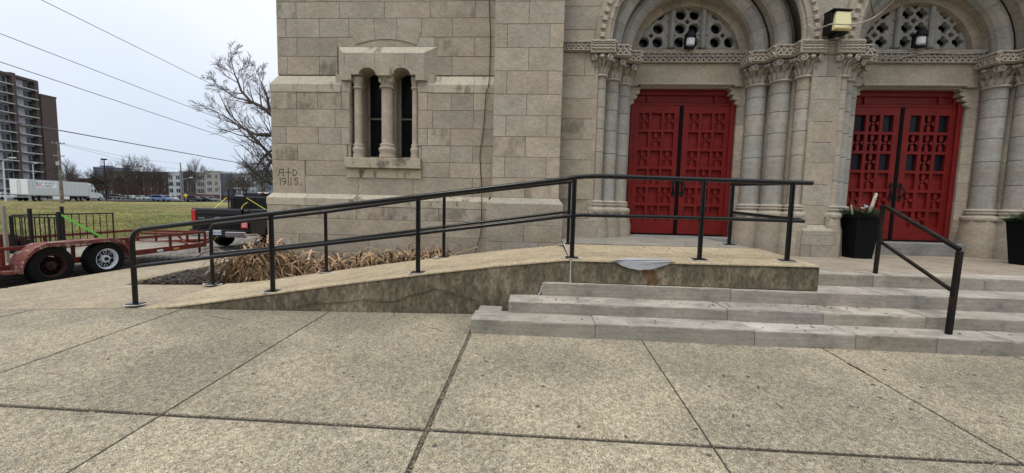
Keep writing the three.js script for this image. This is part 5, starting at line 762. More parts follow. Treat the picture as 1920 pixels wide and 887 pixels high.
{ // utility trailer
  const t = thing('utility_trailer', 'rusty red tandem axle utility trailer parked at the kerb', 'trailer'), XN = -9.45, XF = -11.5, E = (x0, x1, y0, y1, Z0, Z1, n, m = M.rust, c = 0.008) => part(t, n, ext(x0, x1, y0, y1, Z0, Z1, c), m);
  const Z0 = 4.2, Z1 = 10.72;
  for (const x of [XN, XF]) { E(x - 0.05, x + 0.03, 0.07, 0.19, Z0, Z1, 'frame_rail'); E(x - 0.03, x + 0.03, 0.455, 0.515, Z0, Z1, 'top_rail'); for (let k = 0; k < 7; k++) E(x - 0.025, x + 0.022, 0.19, 0.455, Z0 + k * 1.08, Z0 + k * 1.08 + 0.06, 'stake'); }
  for (let k = 0; k < 7; k++) E(XF + 0.05, XN - 0.05, 0.06, 0.13, Z0 + k * 1.07, Z0 + k * 1.07 + 0.07, 'cross_member');
  for (let k = 0; k < 9; k++) E(XF + 0.05 + k * 0.22, XF + 0.262 + k * 0.22, 0.135, 0.172 + rr(-0.004, 0.004), Z0 + 0.05, Z1 - 0.05, 'deck_board', M.deck, 0.006);
  E(XF, XN, 0.455, 0.515, Z1 - 0.06, Z1, 'front_rail'); E(XF, XN, 0.07, 0.19, Z1 - 0.08, Z1, 'front_rail'); for (const x of [-10.95, -10.0]) E(x, x + 0.05, 0.19, 0.455, Z1 - 0.05, Z1, 'stake');
  E(XF + 0.3, XN - 0.3, 0.42, 0.47, 10.3, 10.42, 'lumber', M.rust); part(t, 'brace', rail([V(XN, 0.20, 10.1), V(XN - 0.9, 0.46, 10.70)], 0.03), M.rust);
  for (const x of [-9.6, -11.3]) part(t, 'tongue', rail([V(x, 0.12, Z1), V(-10.4, 0.12, 12.05)], 0.05), M.rust); part(t, 'coupler', ext(-10.46, -10.32, 0.10, 0.20, 11.95, 12.3, 0.02), M.trim); part(t, 'jack', rail([V(-10.25, -0.2, 11.4), V(-10.25, 0.55, 11.4)], 0.03), M.trim);
  for (const [px, py] of [[186, 489], [216, 480], [300, 469], [330, 464]]) { const p = atX(px, py, XN + 0.035); part(t, 'marker_light', boxAt(XN + 0.035, 0.12, p.z, 0.02, 0.05, 0.16, 0.006), px % 4 ? M.amber : M.white); }
  // rear loading ramp folded against the far side
  { const g = new GB(); g.quad(V(-11.40, 0.17, 6.2), V(-11.40, 0.17, 8.3), V(-11.40, 0.22, 8.6), V(-11.40, 0.60, 6.2)); part(t, 'side_plate', ext(-11.44, -11.36, 0.17, 0.60, 5.6, 7.9, 0.01), M.rust); }
  // fenders and wheels
  const w0 = atX(79, 506, XN), w1 = atX(183, 493.5, XN), r = 0.37, wy = SY + r + 0.005;
  for (const [x, f] of [[XN + 0.14, 1], [XF - 0.14, -1]]) {
    const prof = [], zc0 = w0.z, zc1 = w1.z, R = r + 0.085; for (let i = 0; i <= 8; i++) { const a = -0.15 + i / 8 * 1.5; prof.push([zc0 + R * 1.05 * Math.cos(a), wy + R * Math.sin(a)]); } for (let i = 0; i <= 8; i++) { const a = 1.79 + i / 8 * 1.5; prof.push([zc1 + R * 1.05 * Math.cos(a), wy + R * Math.sin(a)]); }
    const g = new GB(), xa = x - 0.16, xb = x + 0.14, q = (x2, p, k = 0) => new THREE.Vector3(x2, p[1] + k, p[0]); for (let i = 0; i + 1 < prof.length; i++) { g.quad(q(xa, prof[i]), q(xb, prof[i]), q(xb, prof[i + 1]), q(xa, prof[i + 1])); const o = f > 0 ? xb : xa; g.quad(q(o, prof[i], -0.075), q(o, prof[i], 0), q(o, prof[i + 1], 0), q(o, prof[i + 1], -0.075)); g.quad(q(xa, prof[i], -0.012), q(xb, prof[i], -0.012), q(xb, prof[i + 1], -0.012), q(xa, prof[i + 1], -0.012)); } part(t, 'fender', g.geo(), M.fadedred);
    E(f > 0 ? XN - 0.02 : XF - 0.28, f > 0 ? XN + 0.28 : XF + 0.02, wy - 0.06, wy + 0.0, -zc0 - R - 0.22, -zc0 - R - 0.10, 'fender_step', M.fadedred);
    wheel(t, 'wheel', r, 0.21, new THREE.Vector3(x + f * 0.0, wy, zc0), M.rustrim, 8, f); wheel(t, 'wheel', r, 0.21, new THREE.Vector3(x, wy, zc1), f > 0 ? M.whiterim : M.rustrim, 8, f);
  }
  for (const z of [w0.z, w1.z]) part(t, 'axle', rail([new THREE.Vector3(XN, wy, z), new THREE.Vector3(XF, wy, z)], 0.04), M.trim);
}
{ // loose fence panels on the trailer
  const panel = (a, b, y0, y1, n, label, slope = 0) => { const t = thing('iron_fence', label, 'fence panel', 'iron fence panels loaded on the trailer'); const at = (u, y) => new THREE.Vector3(lerp(a.x, b.x, u), y, lerp(a.z, b.z, u)); part(t, 'rail', rail([at(0, y1), at(1, y1)], 0.017), M.fenceiron); part(t, 'rail', rail([at(0, y0 + 0.07), at(1, y0 + 0.07)], 0.017), M.fenceiron); for (let i = 0; i <= n; i++) part(t, i % n ? 'baluster' : 'end_post', poly([at(i / n, y0), at(i / n, y1)], i % n ? 0.011 : 0.02, 4), M.fenceiron); };
  panel(atX(22, 401.4, -11.3), atX(211, 400.4, -11.3), 0.2, 1.0, 13, 'long iron fence panel standing along the far trailer rail');
  panel(atX(18, 402, -11.05), atX(111, 411, -9.85), 0.2, 0.99, 10, 'short iron fence panel set crosswise on the trailer deck');
  const posts = [[12, 386, 463, -9.95], [60, 391, 458, -9.85], [113, 397, 455, -9.75], [120, 387, 453, -10.6]]; posts.forEach(([px, y0, y1, x], i) => { const a = atX(px, y1, x), b = atX(px, y0, x); a.y = 0.175; b.x = a.x; b.z = a.z; const o = single('fence_post', boxUV(cbox(0.05, b.y - a.y, 0.05, 0.006).translate(a.x, (a.y + b.y) / 2, a.z)), i === 0 ? M.deck : M.fenceiron, ['weathered fence post with bare lower half on the trailer', 'dark iron fence post upright mid trailer deck', 'iron post carrying the green strap on the trailer', 'tall dark post beside the long fence panel'][i], 'post', 'fence posts on the trailer'); });
  const a = atX(115, 403, -9.74), b = atX(197, 448, -9.43), g = new GB(), w = new THREE.Vector3(0, 0.024, 0); g.quad(a.clone().sub(w), b.clone().sub(w), b.clone().add(w), a.clone().add(w)); const g2 = g.geo().clone().translate(-0.004, 0, -0.004); single('tie_down_strap', merge([g.geo(), g2]), M.strapgreen, 'bright green tie down strap slanting from fence post to trailer rail', 'strap');
}
{ // pickup
  const t = thing('pickup_truck', 'black pickup truck with open bed and rack hitched to the red trailer', 'pickup truck', null, V(-10.40, SY, 12.42)); const P = (n, g, m) => part(t, n, g, m), B = (x, y, z, w, h, d, n, m, c = 0.02) => P(n, boxAt(x, y, z, w, h, d, c), m);
  // tailgate with a soft crowned face and a moulded step across it
  P('tailgate', extrude(polyShape([[-0.02, 0.70], [0.03, 0.71], [0.055, 0.95], [0.05, 1.15], [0.075, 1.20], [0.07, 1.34], [0.03, 1.385], [-0.05, 1.385], [-0.05, 0.70]]), 1.56, 0.008).rotateY(-Math.PI / 2).translate(0.78, 0, 0), M.carblack);
  for (const s of [-1, 1]) {
    // bedside with wheel arch
    const sh = new THREE.Shape(); sh.moveTo(0, 0.62); sh.lineTo(0.03, 1.32); sh.lineTo(-0.02, 1.38); sh.lineTo(-2.05, 1.38); sh.lineTo(-2.05, 0.48); sh.lineTo(-1.62, 0.45); for (let i = 0; i <= 12; i++) { const a = Math.PI * i / 12; sh.lineTo(-1.18 - 0.45 * Math.cos(a), 0.46 + 0.43 * Math.sin(a)); } sh.lineTo(-0.1, 0.5); sh.closePath();
    const g = extrude(sh, 0.16, 0.03).rotateY(-Math.PI / 2).translate(s > 0 ? 0.985 : -0.825, 0, 0); P('bedside', boxUV(g), M.carblack);
    if (s < 0) B(s * 0.89, 1.12, 0.035, 0.17, 0.42, 0.05, 'tail_light', M.lampred, 0.02); wheel(t, 'wheel', 0.41, 0.27, new THREE.Vector3(s * 0.86, 0.41, -1.18), M.chrome, 6, s); wheel(t, 'wheel', 0.41, 0.27, new THREE.Vector3(s * 0.86, 0.41, -4.9), M.chrome, 6, s);
    B(s * 0.60, 0.545, 0.10, 0.72, 0.20, 0.10, 'bumper', M.chrome, 0.035); B(s * 0.62, 0.66, 0.06, 0.75, 0.05, 0.14, 'bumper_pad', M.trim, 0.01); B(s * 1.10, 1.42, -3.75, 0.2, 0.22, 0.12, 'wing_mirror', M.trim, 0.03);
  }
  B(0, 0.53, 0.06, 0.5, 0.17, 0.06, 'bumper_centre', M.trim); P('hitch', ext(-0.05, 0.05, 0.38, 0.46, -0.35, 0.3, 0.01).translate(0, 0, 0), M.trim); B(0, 0.6, -1.05, 1.6, 0.06, 1.9, 'bed_floor', M.trim, 0.01);
  // plate, emblem, sticker
  { const c = document.createElement('canvas'); c.width = 128; c.height = 64; const x = c.getContext('2d'); x.fillStyle = '#b9c6d4'; x.fillRect(0, 0, 128, 64); x.fillStyle = '#243a63'; x.font = 'bold 34px sans-serif'; x.textAlign = 'center'; x.fillText('JKN 5309', 64, 48, 116); const tx = new THREE.CanvasTexture(c); tx.colorSpace = THREE.SRGBColorSpace; mat('plate', { map: tx, roughness: 0.5 }); const g = new THREE.PlaneGeometry(0.31, 0.16).translate(-0.06, 0.60, 0.098); P('licence_plate', g, M.plate);
    const c2 = document.createElement('canvas'); c2.width = c2.height = 64; const y = c2.getContext('2d'); y.fillStyle = '#c8332b'; y.fillRect(0, 0, 64, 64); y.strokeStyle = '#efe2dc'; y.lineWidth = 4; y.strokeRect(14, 16, 36, 32); y.beginPath(); y.moveTo(24, 24); y.lineTo(24, 40); y.moveTo(24, 40); y.lineTo(40, 40); y.moveTo(32, 24); y.lineTo(40, 24); y.stroke(); const t2 = new THREE.CanvasTexture(c2); t2.colorSpace = THREE.SRGBColorSpace; mat('sticker', { map: t2, roughness: 0.6 }); const s = new THREE.PlaneGeometry(0.23, 0.23).translate(0.87, 0.87, 0.068); P('tail_light', s, M.sticker); }
  P('emblem', boxUV(new THREE.CylinderGeometry(0.13, 0.13, 0.02, 24).rotateX(Math.PI / 2).scale(1, 0.45, 1).translate(-0.03, 1.05, 0.06)), M.chrome); P('badge', merge([0, 1, 2, 3].map((i) => cbox(0.035, 0.05, 0.01, 0.002).translate(-0.68 + i * 0.055, 1.06, 0.066))), M.chrome);
  // cab
  const cab = extrude(polyShape([[-2.08, 0.45], [-2.08, 1.36], [-2.2, 1.95], [-2.32, 2.0], [-3.5, 1.98], [-3.75, 1.9], [-4.25, 1.38], [-5.55, 1.28], [-5.8, 1.1], [-5.8, 0.5], [-4.2, 0.42]].map(([z, y]) => [z, y])), 1.72, 0.06).rotateY(-Math.PI / 2).translate(0.86, 0, 0); P('cab', boxUV(cab), M.carblack);
  { const g = new GB(); g.quad(new THREE.Vector3(-0.72, 1.42, -2.025), new THREE.Vector3(0.72, 1.42, -2.025), new THREE.Vector3(0.62, 1.86, -2.118), new THREE.Vector3(-0.62, 1.86, -2.118)); P('rear_window', g.geo(), M.darkglass); for (const s of [-1, 1]) { const h = new GB(), q = (z, y) => new THREE.Vector3(s * 0.925, y, z); h.quad(q(-2.3, 1.4), q(-3.0, 1.4), q(-3.0, 1.86), q(-2.4, 1.86)); h.quad(q(-3.08, 1.4), q(-4.0, 1.4), q(-3.6, 1.84), q(-3.08, 1.86)); P('side_window', h.geo(), M.darkglass); } }
  B(0, 1.94, -2.10, 0.13, 0.05, 0.10, 'brake_light', M.lampred, 0.01); for (const s of [-1, 1]) B(s * 0.13, 1.945, -2.10, 0.12, 0.05, 0.10, 'cargo_light', M.white, 0.01);
  // rack and load
  const rk = [[-0.38, -0.85], [0.27, -0.85]]; for (const [x, z] of rk) P('rack_post', rail([new THREE.Vector3(x, 0.65, z), new THREE.Vector3(x, 2.03, z)], 0.022), M.trim); P('rack_bar', rail([new THREE.Vector3(-0.38, 2.03, -0.85), new THREE.Vector3(0.27, 2.03, -0.85)], 0.022), M.trim); P('rack_bar', rail([new THREE.Vector3(-0.38, 1.78, -0.85), new THREE.Vector3(0.27, 1.78, -0.85)], 0.018), M.trim);
}
{ const c = V(-10.40, SY, 12.42), g = thing('generator', 'black boxed generator standing in the pickup bed', 'generator', null, c.clone().add(new THREE.Vector3(0.0, 0.63, -1.3))); part(g, 'case', boxAt(0, 0.59, 0, 0.98, 1.18, 0.6, 0.05), M.trim); for (let i = 0; i < 5; i++) part(g, 'vent_slat', boxAt(0, 0.75 + i * 0.08, 0.305, 0.7, 0.035, 0.02, 0.004), M.carblack); part(g, 'handle', rail([new THREE.Vector3(-0.4, 1.17, 0.2), new THREE.Vector3(-0.4, 1.25, 0.2), new THREE.Vector3(0.4, 1.25, 0.2), new THREE.Vector3(0.4, 1.17, 0.2)], 0.018), M.trim);
  const st = (a, b, l) => { const q = new GB(), w = new THREE.Vector3(a.y - b.y, b.x - a.x, 0).normalize().multiplyScalar(0.012); q.quad(a.clone().sub(w), b.clone().sub(w), b.clone().add(w), a.clone().add(w)); single('tie_down_strap', merge([q.geo(), q.geo().translate(0, 0, -0.004)]), M.strapyellow, l, 'strap', 'yellow straps over the pickup bed'); };
  st(atZ(424, 371, 13.25), atZ(399, 392.5, 12.75), 'yellow strap from the rack to the left bedside of the pickup'); st(atZ(462, 371, 13.25), atZ(498, 393, 12.9), 'yellow strap from the rack to the right bedside of the pickup'); single('yellow_rope', tubeGeo([[452, 396, 12.5], [454, 388, 12.6], [460, 382, 12.7], [464, 380, 12.9]].map(([a, b, z]) => atZ(a, b, z)), 0.012, 5), M.strapyellow, 'knotted yellow rope end hanging over the tailgate', 'rope'); }
mat('semiwhite', { color: lin(0.66, 0.70, 0.75), roughness: 0.45, map: T.plain });
{ // articulated lorry on the far road
  const a = atZ(38, 378, 67), b = atZ(178, 376, 86), t = thing('semi_truck', 'white semi truck with long box trailer on the road behind the field', 'truck', null, new THREE.Vector3(a.x, -0.12, a.z)); t.rotation.y = Math.atan2(-(b.z - a.z), b.x - a.x); const B = (x, y, z, w, h, d, n, m, c = 0.03) => part(t, n, boxAt(x, y, z, w, h, d, c), m);
  B(8.1, 2.62, 0, 16.2, 2.85, 2.6, 'box_trailer', M.semiwhite); B(8.1, 1.15, 0, 16.2, 0.14, 2.55, 'floor_rail', M.zinc); for (const s of [-1, 1]) { B(-0.02, 2.62, s * 0.62, 0.05, 2.65, 1.18, 'rear_door', M.white); B(-0.06, 2.6, s * 0.2, 0.05, 2.6, 0.05, 'lock_rod', M.zinc, 0.01); } B(0.1, 0.75, 0, 0.12, 0.12, 2.4, 'rear_bar', M.zinc); B(0.1, 1.18, 0, 0.14, 0.2, 2.5, 'rear_sill', M.trim); B(8.2, 0.72, 1.1, 4.6, 0.7, 0.06, 'side_skirt', M.white);
  for (const x of [1.6, 2.9, 12.9, 14.2, 20.2]) for (const s of [-1, 1]) { const q = wheel(t, 'wheel', 0.5, 0.34, new THREE.Vector3(x, 0.5, s * 1.05), M.zinc, 8); q.rotation.y = -s * Math.PI / 2; }
  const cab = extrude(polyShape([[16.6, 0.9], [16.6, 3.75], [17.3, 3.9], [18.2, 3.6], [18.7, 2.75], [19.0, 2.55], [19.35, 1.95], [21.0, 1.6], [21.35, 1.2], [21.35, 0.55], [16.6, 0.6]]), 2.2, 0.08).translate(0, 0, -1.1); part(t, 'cab', cab, M.semiwhite); const gq = (x0, y0, x1, y1, x2, y2, x3, y3) => { const g = new GB(); for (const z of [1.19, -1.19]) g.quad(new THREE.Vector3(x0, y0, z), new THREE.Vector3(x1, y1, z), new THREE.Vector3(x2, y2, z), new THREE.Vector3(x3, y3, z)); return g.geo(); }; part(t, 'side_window', gq(18.2, 1.95, 19.15, 1.95, 18.85, 2.6, 18.2, 2.6), M.darkglass); part(t, 'sleeper_window', gq(17.3, 2.1, 17.8, 2.1, 17.8, 2.6, 17.3, 2.6), M.darkglass); part(t, 'fairing_vent', gq(17.2, 3.35, 17.9, 3.25, 17.6, 3.6, 17.2, 3.65), M.darkglass); { const g = new GB(); g.quad(new THREE.Vector3(18.82, 2.7, 1), new THREE.Vector3(18.82, 2.7, -1), new THREE.Vector3(19.42, 1.98, -1), new THREE.Vector3(19.42, 1.98, 1)); part(t, 'windscreen', g.geo(), M.darkglass); } B(17.5, 0.7, 0, 4, 0.35, 2.3, 'chassis', M.trim); B(15, 0.85, 0, 4.5, 0.25, 1.0, 'chassis', M.trim); B(21.4, 0.6, 0, 0.2, 0.4, 2.3, 'bumper', M.zinc);
  const c = document.createElement('canvas'); c.width = 512; c.height = 128; const x = c.getContext('2d'); x.fillStyle = '#dfe4ea'; x.fillRect(0, 0, 512, 128); x.font = 'bold 120px sans-serif'; x.fillStyle = '#b3262d'; x.fillText('UC', 4, 108, 170); x.fillStyle = '#2a2f55'; x.fillRect(4, 20, 26, 60); x.font = 'bold 54px sans-serif'; x.fillText('UNLIMITED', 182, 56, 322); x.fillText('CARRIER', 182, 112, 240); const tx = new THREE.CanvasTexture(c); tx.colorSpace = THREE.SRGBColorSpace; mat('semilogo', { map: tx, roughness: 0.5 }); part(t, 'lettering', new THREE.PlaneGeometry(5.0, 1.2).translate(4.3, 3.2, 1.304), M.semilogo);
}
// parked cars: one builder, several bodies
const CARM = {}; const carMat = (k, c) => CARM[k] ??= mat('car' + k, { color: lin(...c), roughness: 0.3 });
function car(px, py, Z, heading, m, kind, label) {
  const p = atZ(px, py, Z), t = thing('parked_car', label, 'car', 'cars parked beyond the field', new THREE.Vector3(p.x, -0.10, p.z)); t.rotation.y = heading; const van = kind === 'van', h = van ? 1.75 : 1.42;
  const body = polyShape(van ? [[-2.35, 0.35], [-2.4, 0.95], [-2.2, 1.05], [2.0, 0.98], [2.45, 0.8], [2.45, 0.35]] : [[-2.25, 0.35], [-2.3, 0.85], [-2.1, 0.98], [1.0, 0.95], [2.1, 0.82], [2.3, 0.65], [2.3, 0.35]]), top = polyShape(van ? [[-2.2, 1.0], [-2.0, h - 0.05], [-1.7, h], [0.3, h], [0.7, h - 0.1], [1.55, 0.98]] : [[-2.0, 0.95], [-1.35, h - 0.04], [-0.9, h], [0.1, h], [0.4, h - 0.08], [1.15, 0.93]]);
  part(t, 'body', extrude(body, 1.74, 0.06).translate(0, 0, -0.87), m); part(t, 'roof', extrude(top, 1.4, 0.06).translate(0, 0, -0.7), m);
  const win = polyShape(van ? [[-2.0, 1.06], [-1.85, h - 0.14], [0.25, h - 0.12], [1.25, 1.06]] : [[-1.7, 1.0], [-1.25, h - 0.12], [0.1, h - 0.1], [0.9, 1.0]]); part(t, 'side_window', extrude(win, 1.54, 0.004).translate(0, 0, -0.77), M.darkglass);
  { const g = new GB(), xa = van ? 1.62 : 1.2, xb = van ? 0.80 : 0.48, yb = h - 0.1; g.quad(new THREE.Vector3(xa, 1.0, -0.62), new THREE.Vector3(xa, 1.0, 0.62), new THREE.Vector3(xb, yb, 0.58), new THREE.Vector3(xb, yb, -0.58)); part(t, 'windscreen', g.geo().translate(0.03, 0.02, 0), M.darkglass); }
  for (const x of [-1.4, 1.4]) for (const s of [-1, 1]) { const w = part(t, 'wheel', boxUV(new THREE.CylinderGeometry(0.32, 0.32, 0.22, 14).rotateX(Math.PI / 2).translate(x, 0.32, s * 0.84)), M.tyre); }
  for (const s of [-1, 1]) { part(t, 'headlight', boxAt(2.28, 0.66, s * 0.62, 0.08, 0.13, 0.35, 0.02), M.white); part(t, 'tail_light', boxAt(-2.3, 0.82, s * 0.66, 0.06, 0.15, 0.28, 0.02), M.lampred); }
}
[[302, 381, 108, 0.15, 'blue', [0.12, 0.17, 0.33], 'van', 'blue minivan parked at the field edge'], [266, 377.5, 122, 0.1, 'silver', [0.50, 0.53, 0.56], 'car', 'silver sedan parked left of the blue minivan'], [236, 377, 122, 0.2, 'grey', [0.20, 0.21, 0.22], 'car', 'grey sedan parked between the bare trees'], [288, 376.5, 128, 0.1, 'white', [0.66, 0.67, 0.68], 'car', 'white sedan parked behind the blue minivan'], [318, 377, 128, 0.1, 'white', null, 'van', 'white van parked behind the blue minivan'], [361, 378.5, 118, 0.5, 'black', [0.02, 0.02, 0.022], 'van', 'black sport utility car right of the lamp pole'], [375, 377.5, 130, 1.3, 'white', null, 'car', 'white car before the brick ground floor'], [386, 378, 122, 0.2, 'black', null, 'car', 'black sedan before the brick ground floor'], [395, 378, 128, 0.6, 'grey', null, 'van', 'grey van before the brick ground floor'], [220, 376.5, 126, 0.1, 'grey', null, 'van', 'grey van parked just ahead of the semi truck'], [250, 376.5, 130, 0.1, 'white', null, 'car', 'white car behind the silver sedan'], [6, 379, 72, 1.9, 'white', null, 'car', 'white car behind the semi truck trailer']].forEach(([a, b, z, h, k, c, kind, l]) => car(a, b, z, h, carMat(k, c), kind, l));

// ---------- far buildings ----------
mat('concrete', { color: lin(0.66, 0.67, 0.68), map: T.plain }); mat('towerbrown', { color: lin(0.125, 0.09, 0.08), map: T.plain }); mat('panelgrey', { color: lin(0.62, 0.63, 0.66), map: T.plain }); mat('brickred', { color: lin(0.55, 0.50, 0.48), map: T.brick }); mat('winglass', { color: lin(0.03, 0.035, 0.042), roughness: 0.25 }); mat('railgrey', { color: lin(0.09, 0.09, 0.095), roughness: 0.7 });
{ // balcony tower
  const c = atZ(70, 155, 118), t = thing('apartment_tower', 'tall balconied apartment tower with brown brick end wall beyond the field', 'building', null, new THREE.Vector3(c.x, -0.5, c.z)); t.rotation.y = -1.414; const B = (x0, x1, y0, y1, z0, z1, n, m, par = t, cc = 0.02) => part(par, n, boxAt((x0 + x1) / 2, (y0 + y1) / 2, (z0 + z1) / 2, x1 - x0, y1 - y0, z1 - z0, cc), m);
  const H = 36.4, F = 2.79, bays = [[0.7, 6.2], [7.3, 13.2], [14.4, 20], [21.2, 27]]; B(0, 28, 0, H - 0.3, 1.1, 16, 'wall', M.panelgrey);
  for (const x of [0, 6.2, 13.2, 20, 27]) B(x, x + 1.1, 0, H + (x > 5 ? 0.9 : 0), -0.25, 2, 'brick_pier', M.towerbrown); B(0, 28, H - 0.3, H + 0.5, -0.2, 16, 'parapet', M.towerbrown);
  for (let f = 0; f < 13; f++) bays.forEach(([a, b], bi) => { const y = f * F + 0.2; const bal = B(a + 0.02, b - 0.02, y - 0.14, y + 0.12, -0.75, 1.1, 'balcony', M.concrete); const o = new THREE.Vector3(-bal.position.x, -bal.position.y, -bal.position.z);
    const w = part(bal, 'window', merge([boxAt(a + 0.9, y + 1.25, 1.06, 1.0, 1.7, 0.1, 0.01), boxAt(a + 2.0, y + 1.2, 1.06, 0.8, 2.0, 0.1, 0.01)]), M.winglass); const g = new GB(); g.tube(new THREE.Vector3(a, y + 1.05, -0.7), new THREE.Vector3(b, y + 1.05, -0.7), 0.03, 0.03, 4); for (let i = 0; i <= 18; i++) { const x = lerp(a, b, i / 18); g.tube(new THREE.Vector3(x, y, -0.7), new THREE.Vector3(x, y + 1.05, -0.7), 0.018, 0.018, 3); } part(bal, 'railing', g.geo(), M.railgrey); });
  const e = atZ(103, 176, 118), wy = e.x - c.x; const br = thing('brick_wing', 'plain dark brown brick block joined to the apartment tower', 'building', null, new THREE.Vector3(c.x, -0.5, c.z)); part(br, 'wall', ext(0.05, 0.8, 0, 32.5, 0, 4.0, 0.02), M.towerbrown); part(br, 'parapet', ext(0.0, 0.9, 32.5, 33.0, -0.1, 4.1, 0.02), M.towerbrown);
}
const blockMats = {}; const bm = (k, c, map = T.plain) => blockMats[k] ??= mat('block_' + k, { color: lin(...c), map });
function block(x0, x1, top, Z, mm, label, wins, opt = {}) {
  const a = atZ(x0, top, Z), b = atZ(x1, top, Z), y = (a.y + b.y) / 2, t = thing(opt.name ?? 'apartment_block', label, 'building', opt.group, new THREE.Vector3(a.x, -0.5, a.z)), W = b.x - a.x, Hh = y + 0.5; part(t, 'wall', boxAt(W / 2, Hh / 2, -6, W, Hh, 12, 0.02), mm); part(t, 'parapet', boxAt(W / 2, Hh + 0.15, -6, W + 0.3, 0.4, 12.3, 0.02), opt.par ?? M.panelgrey);
  if (opt.base) part(t, 'ground_floor', boxAt(W / 2, 1.45, -5.9, W + 0.05, 2.9, 12, 0.02), opt.base);
  for (const [u, cols, rows, w, h, gl] of wins ?? []) for (let r = 0; r < rows; r++) for (let c = 0; c < cols; c++) { const x = W * (Array.isArray(u) ? u[c] : (c + 0.5) / cols), yy = Hh - 2.1 - r * 2.95; if (yy < 0.8) continue; const f = part(t, 'window', boxAt(x, yy, 0.02, w, h, 0.12, 0.01), gl ?? M.winglass); part(f, 'window_frame', boxAt(x, yy, 0.10, 0.08, h, 0.05, 0.005), M.white); }
}
block(196, 315, 322.5, 171, bm('brown', [0.42, 0.36, 0.33], T.brick), 'long dark brick apartment block behind the bare trees', [[null, 9, 4, 1.5, 1.5]], { par: M.towerbrown });
block(315, 336, 323.5, 169, bm('paleblue', [0.60, 0.66, 0.70]), 'narrow pale blue and white apartment block beside the dark brick one', [[[0.22, 0.85], 2, 4, 1.7, 1.7]]);
block(336, 366, 322.5, 171, bm('umber', [0.10, 0.085, 0.085]), 'dark umber apartment block behind the lamp pole', [[null, 3, 4, 1.5, 1.5]], { par: M.towerbrown });
block(366, 384, 324, 170, bm('tan', [0.36, 0.34, 0.31]), 'grey tan apartment block with triple windows', [[[0.25, 0.5, 0.75], 3, 3, 1.0, 1.7]], { base: M.brickred });
block(384, 411, 321.5, 168, bm('buff', [0.44, 0.42, 0.385]), 'buff apartment block with small paired windows and brick ground floor', [[[0.22, 0.36, 0.76], 3, 3, 1.0, 1.5]], { base: M.brickred });
block(411, 426, 325, 169, bm('slate', [0.13, 0.15, 0.20]), 'windowless slate blue stair block between buff and white blocks', [], { base: M.brickred });
block(426, 478, 326, 172, bm('whitewall', [0.58, 0.62, 0.66]), 'white apartment block behind the branches of the large tree', [[null, 6, 4, 1.4, 1.6]]);
block(478, 540, 320, 176, bm('bluegrey', [0.22, 0.25, 0.33]), 'blue grey apartment block next to the church tower edge', [[null, 6, 4, 1.4, 1.6]]);
block(128, 212, 336, 150, bm('lowbrown', [0.36, 0.29, 0.25], T.brick), 'low brown brick building behind the semi truck', [[null, 12, 2, 1.6, 1.2]], { par: M.towerbrown, name: 'low_building' });
{ const a = atZ(174, 312, 430), b = atZ(214, 312, 430), t = thing('office_tower', 'distant blue glass office block rising over the bare trees', 'building', null, new THREE.Vector3(a.x, -0.5, a.z)), W = b.x - a.x, H = a.y; mat('officeblue', { color: lin(0.085, 0.12, 0.19), roughness: 0.35 }); part(t, 'wall', boxAt(W / 2, H / 2, -8, W, H, 16, 0.05), M.officeblue); part(t, 'roof_plant', boxAt(W * 0.3, H + 1, -8, W * 0.32, 2.2, 8, 0.05), M.officeblue); for (let f = 0; f < 10; f++) part(t, 'window_band', boxAt(W / 2, H - 2 - f * 3.2, 0.05, W - 1, 1.5, 0.2, 0.02), M.winglass); }

// unseen row houses added behind the viewer to block low sky, darkening the facade
for (let i = 0; i < 5; i++) { const t = thing('added_row_house', ['unseen brick house added behind the viewer to block low sky, facing the church tower', 'unseen brick house added behind the viewer to block low sky, facing the ramp', 'unseen brick house added behind the viewer to block low sky, facing the steps', 'unseen brick house added behind the viewer to block low sky, facing the glazed doors', 'unseen brick house added behind the viewer to block low sky, at the far corner'][i], 'house', 'unseen houses added behind the viewer as sky blockers', V(-16 + i * 9, -0.6, -17)); part(t, 'wall', boxAt(0, 5.2, 5, 8.9, 10.4, 10, 0.02), M.brickred); part(t, 'roof', boxUV(extrude(polyShape([[-5.2, 10.4], [5.2, 10.4], [0, 13.2]]), 9.2).rotateY(Math.PI / 2).translate(-4.6, 0, 5)), M.towerbrown); for (const x of [-2.6, 0, 2.6]) for (const y of [2.2, 5.4, 8.4]) { const w = part(t, x === 0 && y < 3 ? 'door' : 'window', boxAt(x, y - (x === 0 && y < 3 ? 0.5 : 0), -0.02, 1.1, x === 0 && y < 3 ? 2.4 : 1.7, 0.1, 0.01), M.winglass); part(w, 'window_sill', boxAt(x, y - 0.95, -0.1, 1.3, 0.12, 0.2, 0.01), M.concrete); } }
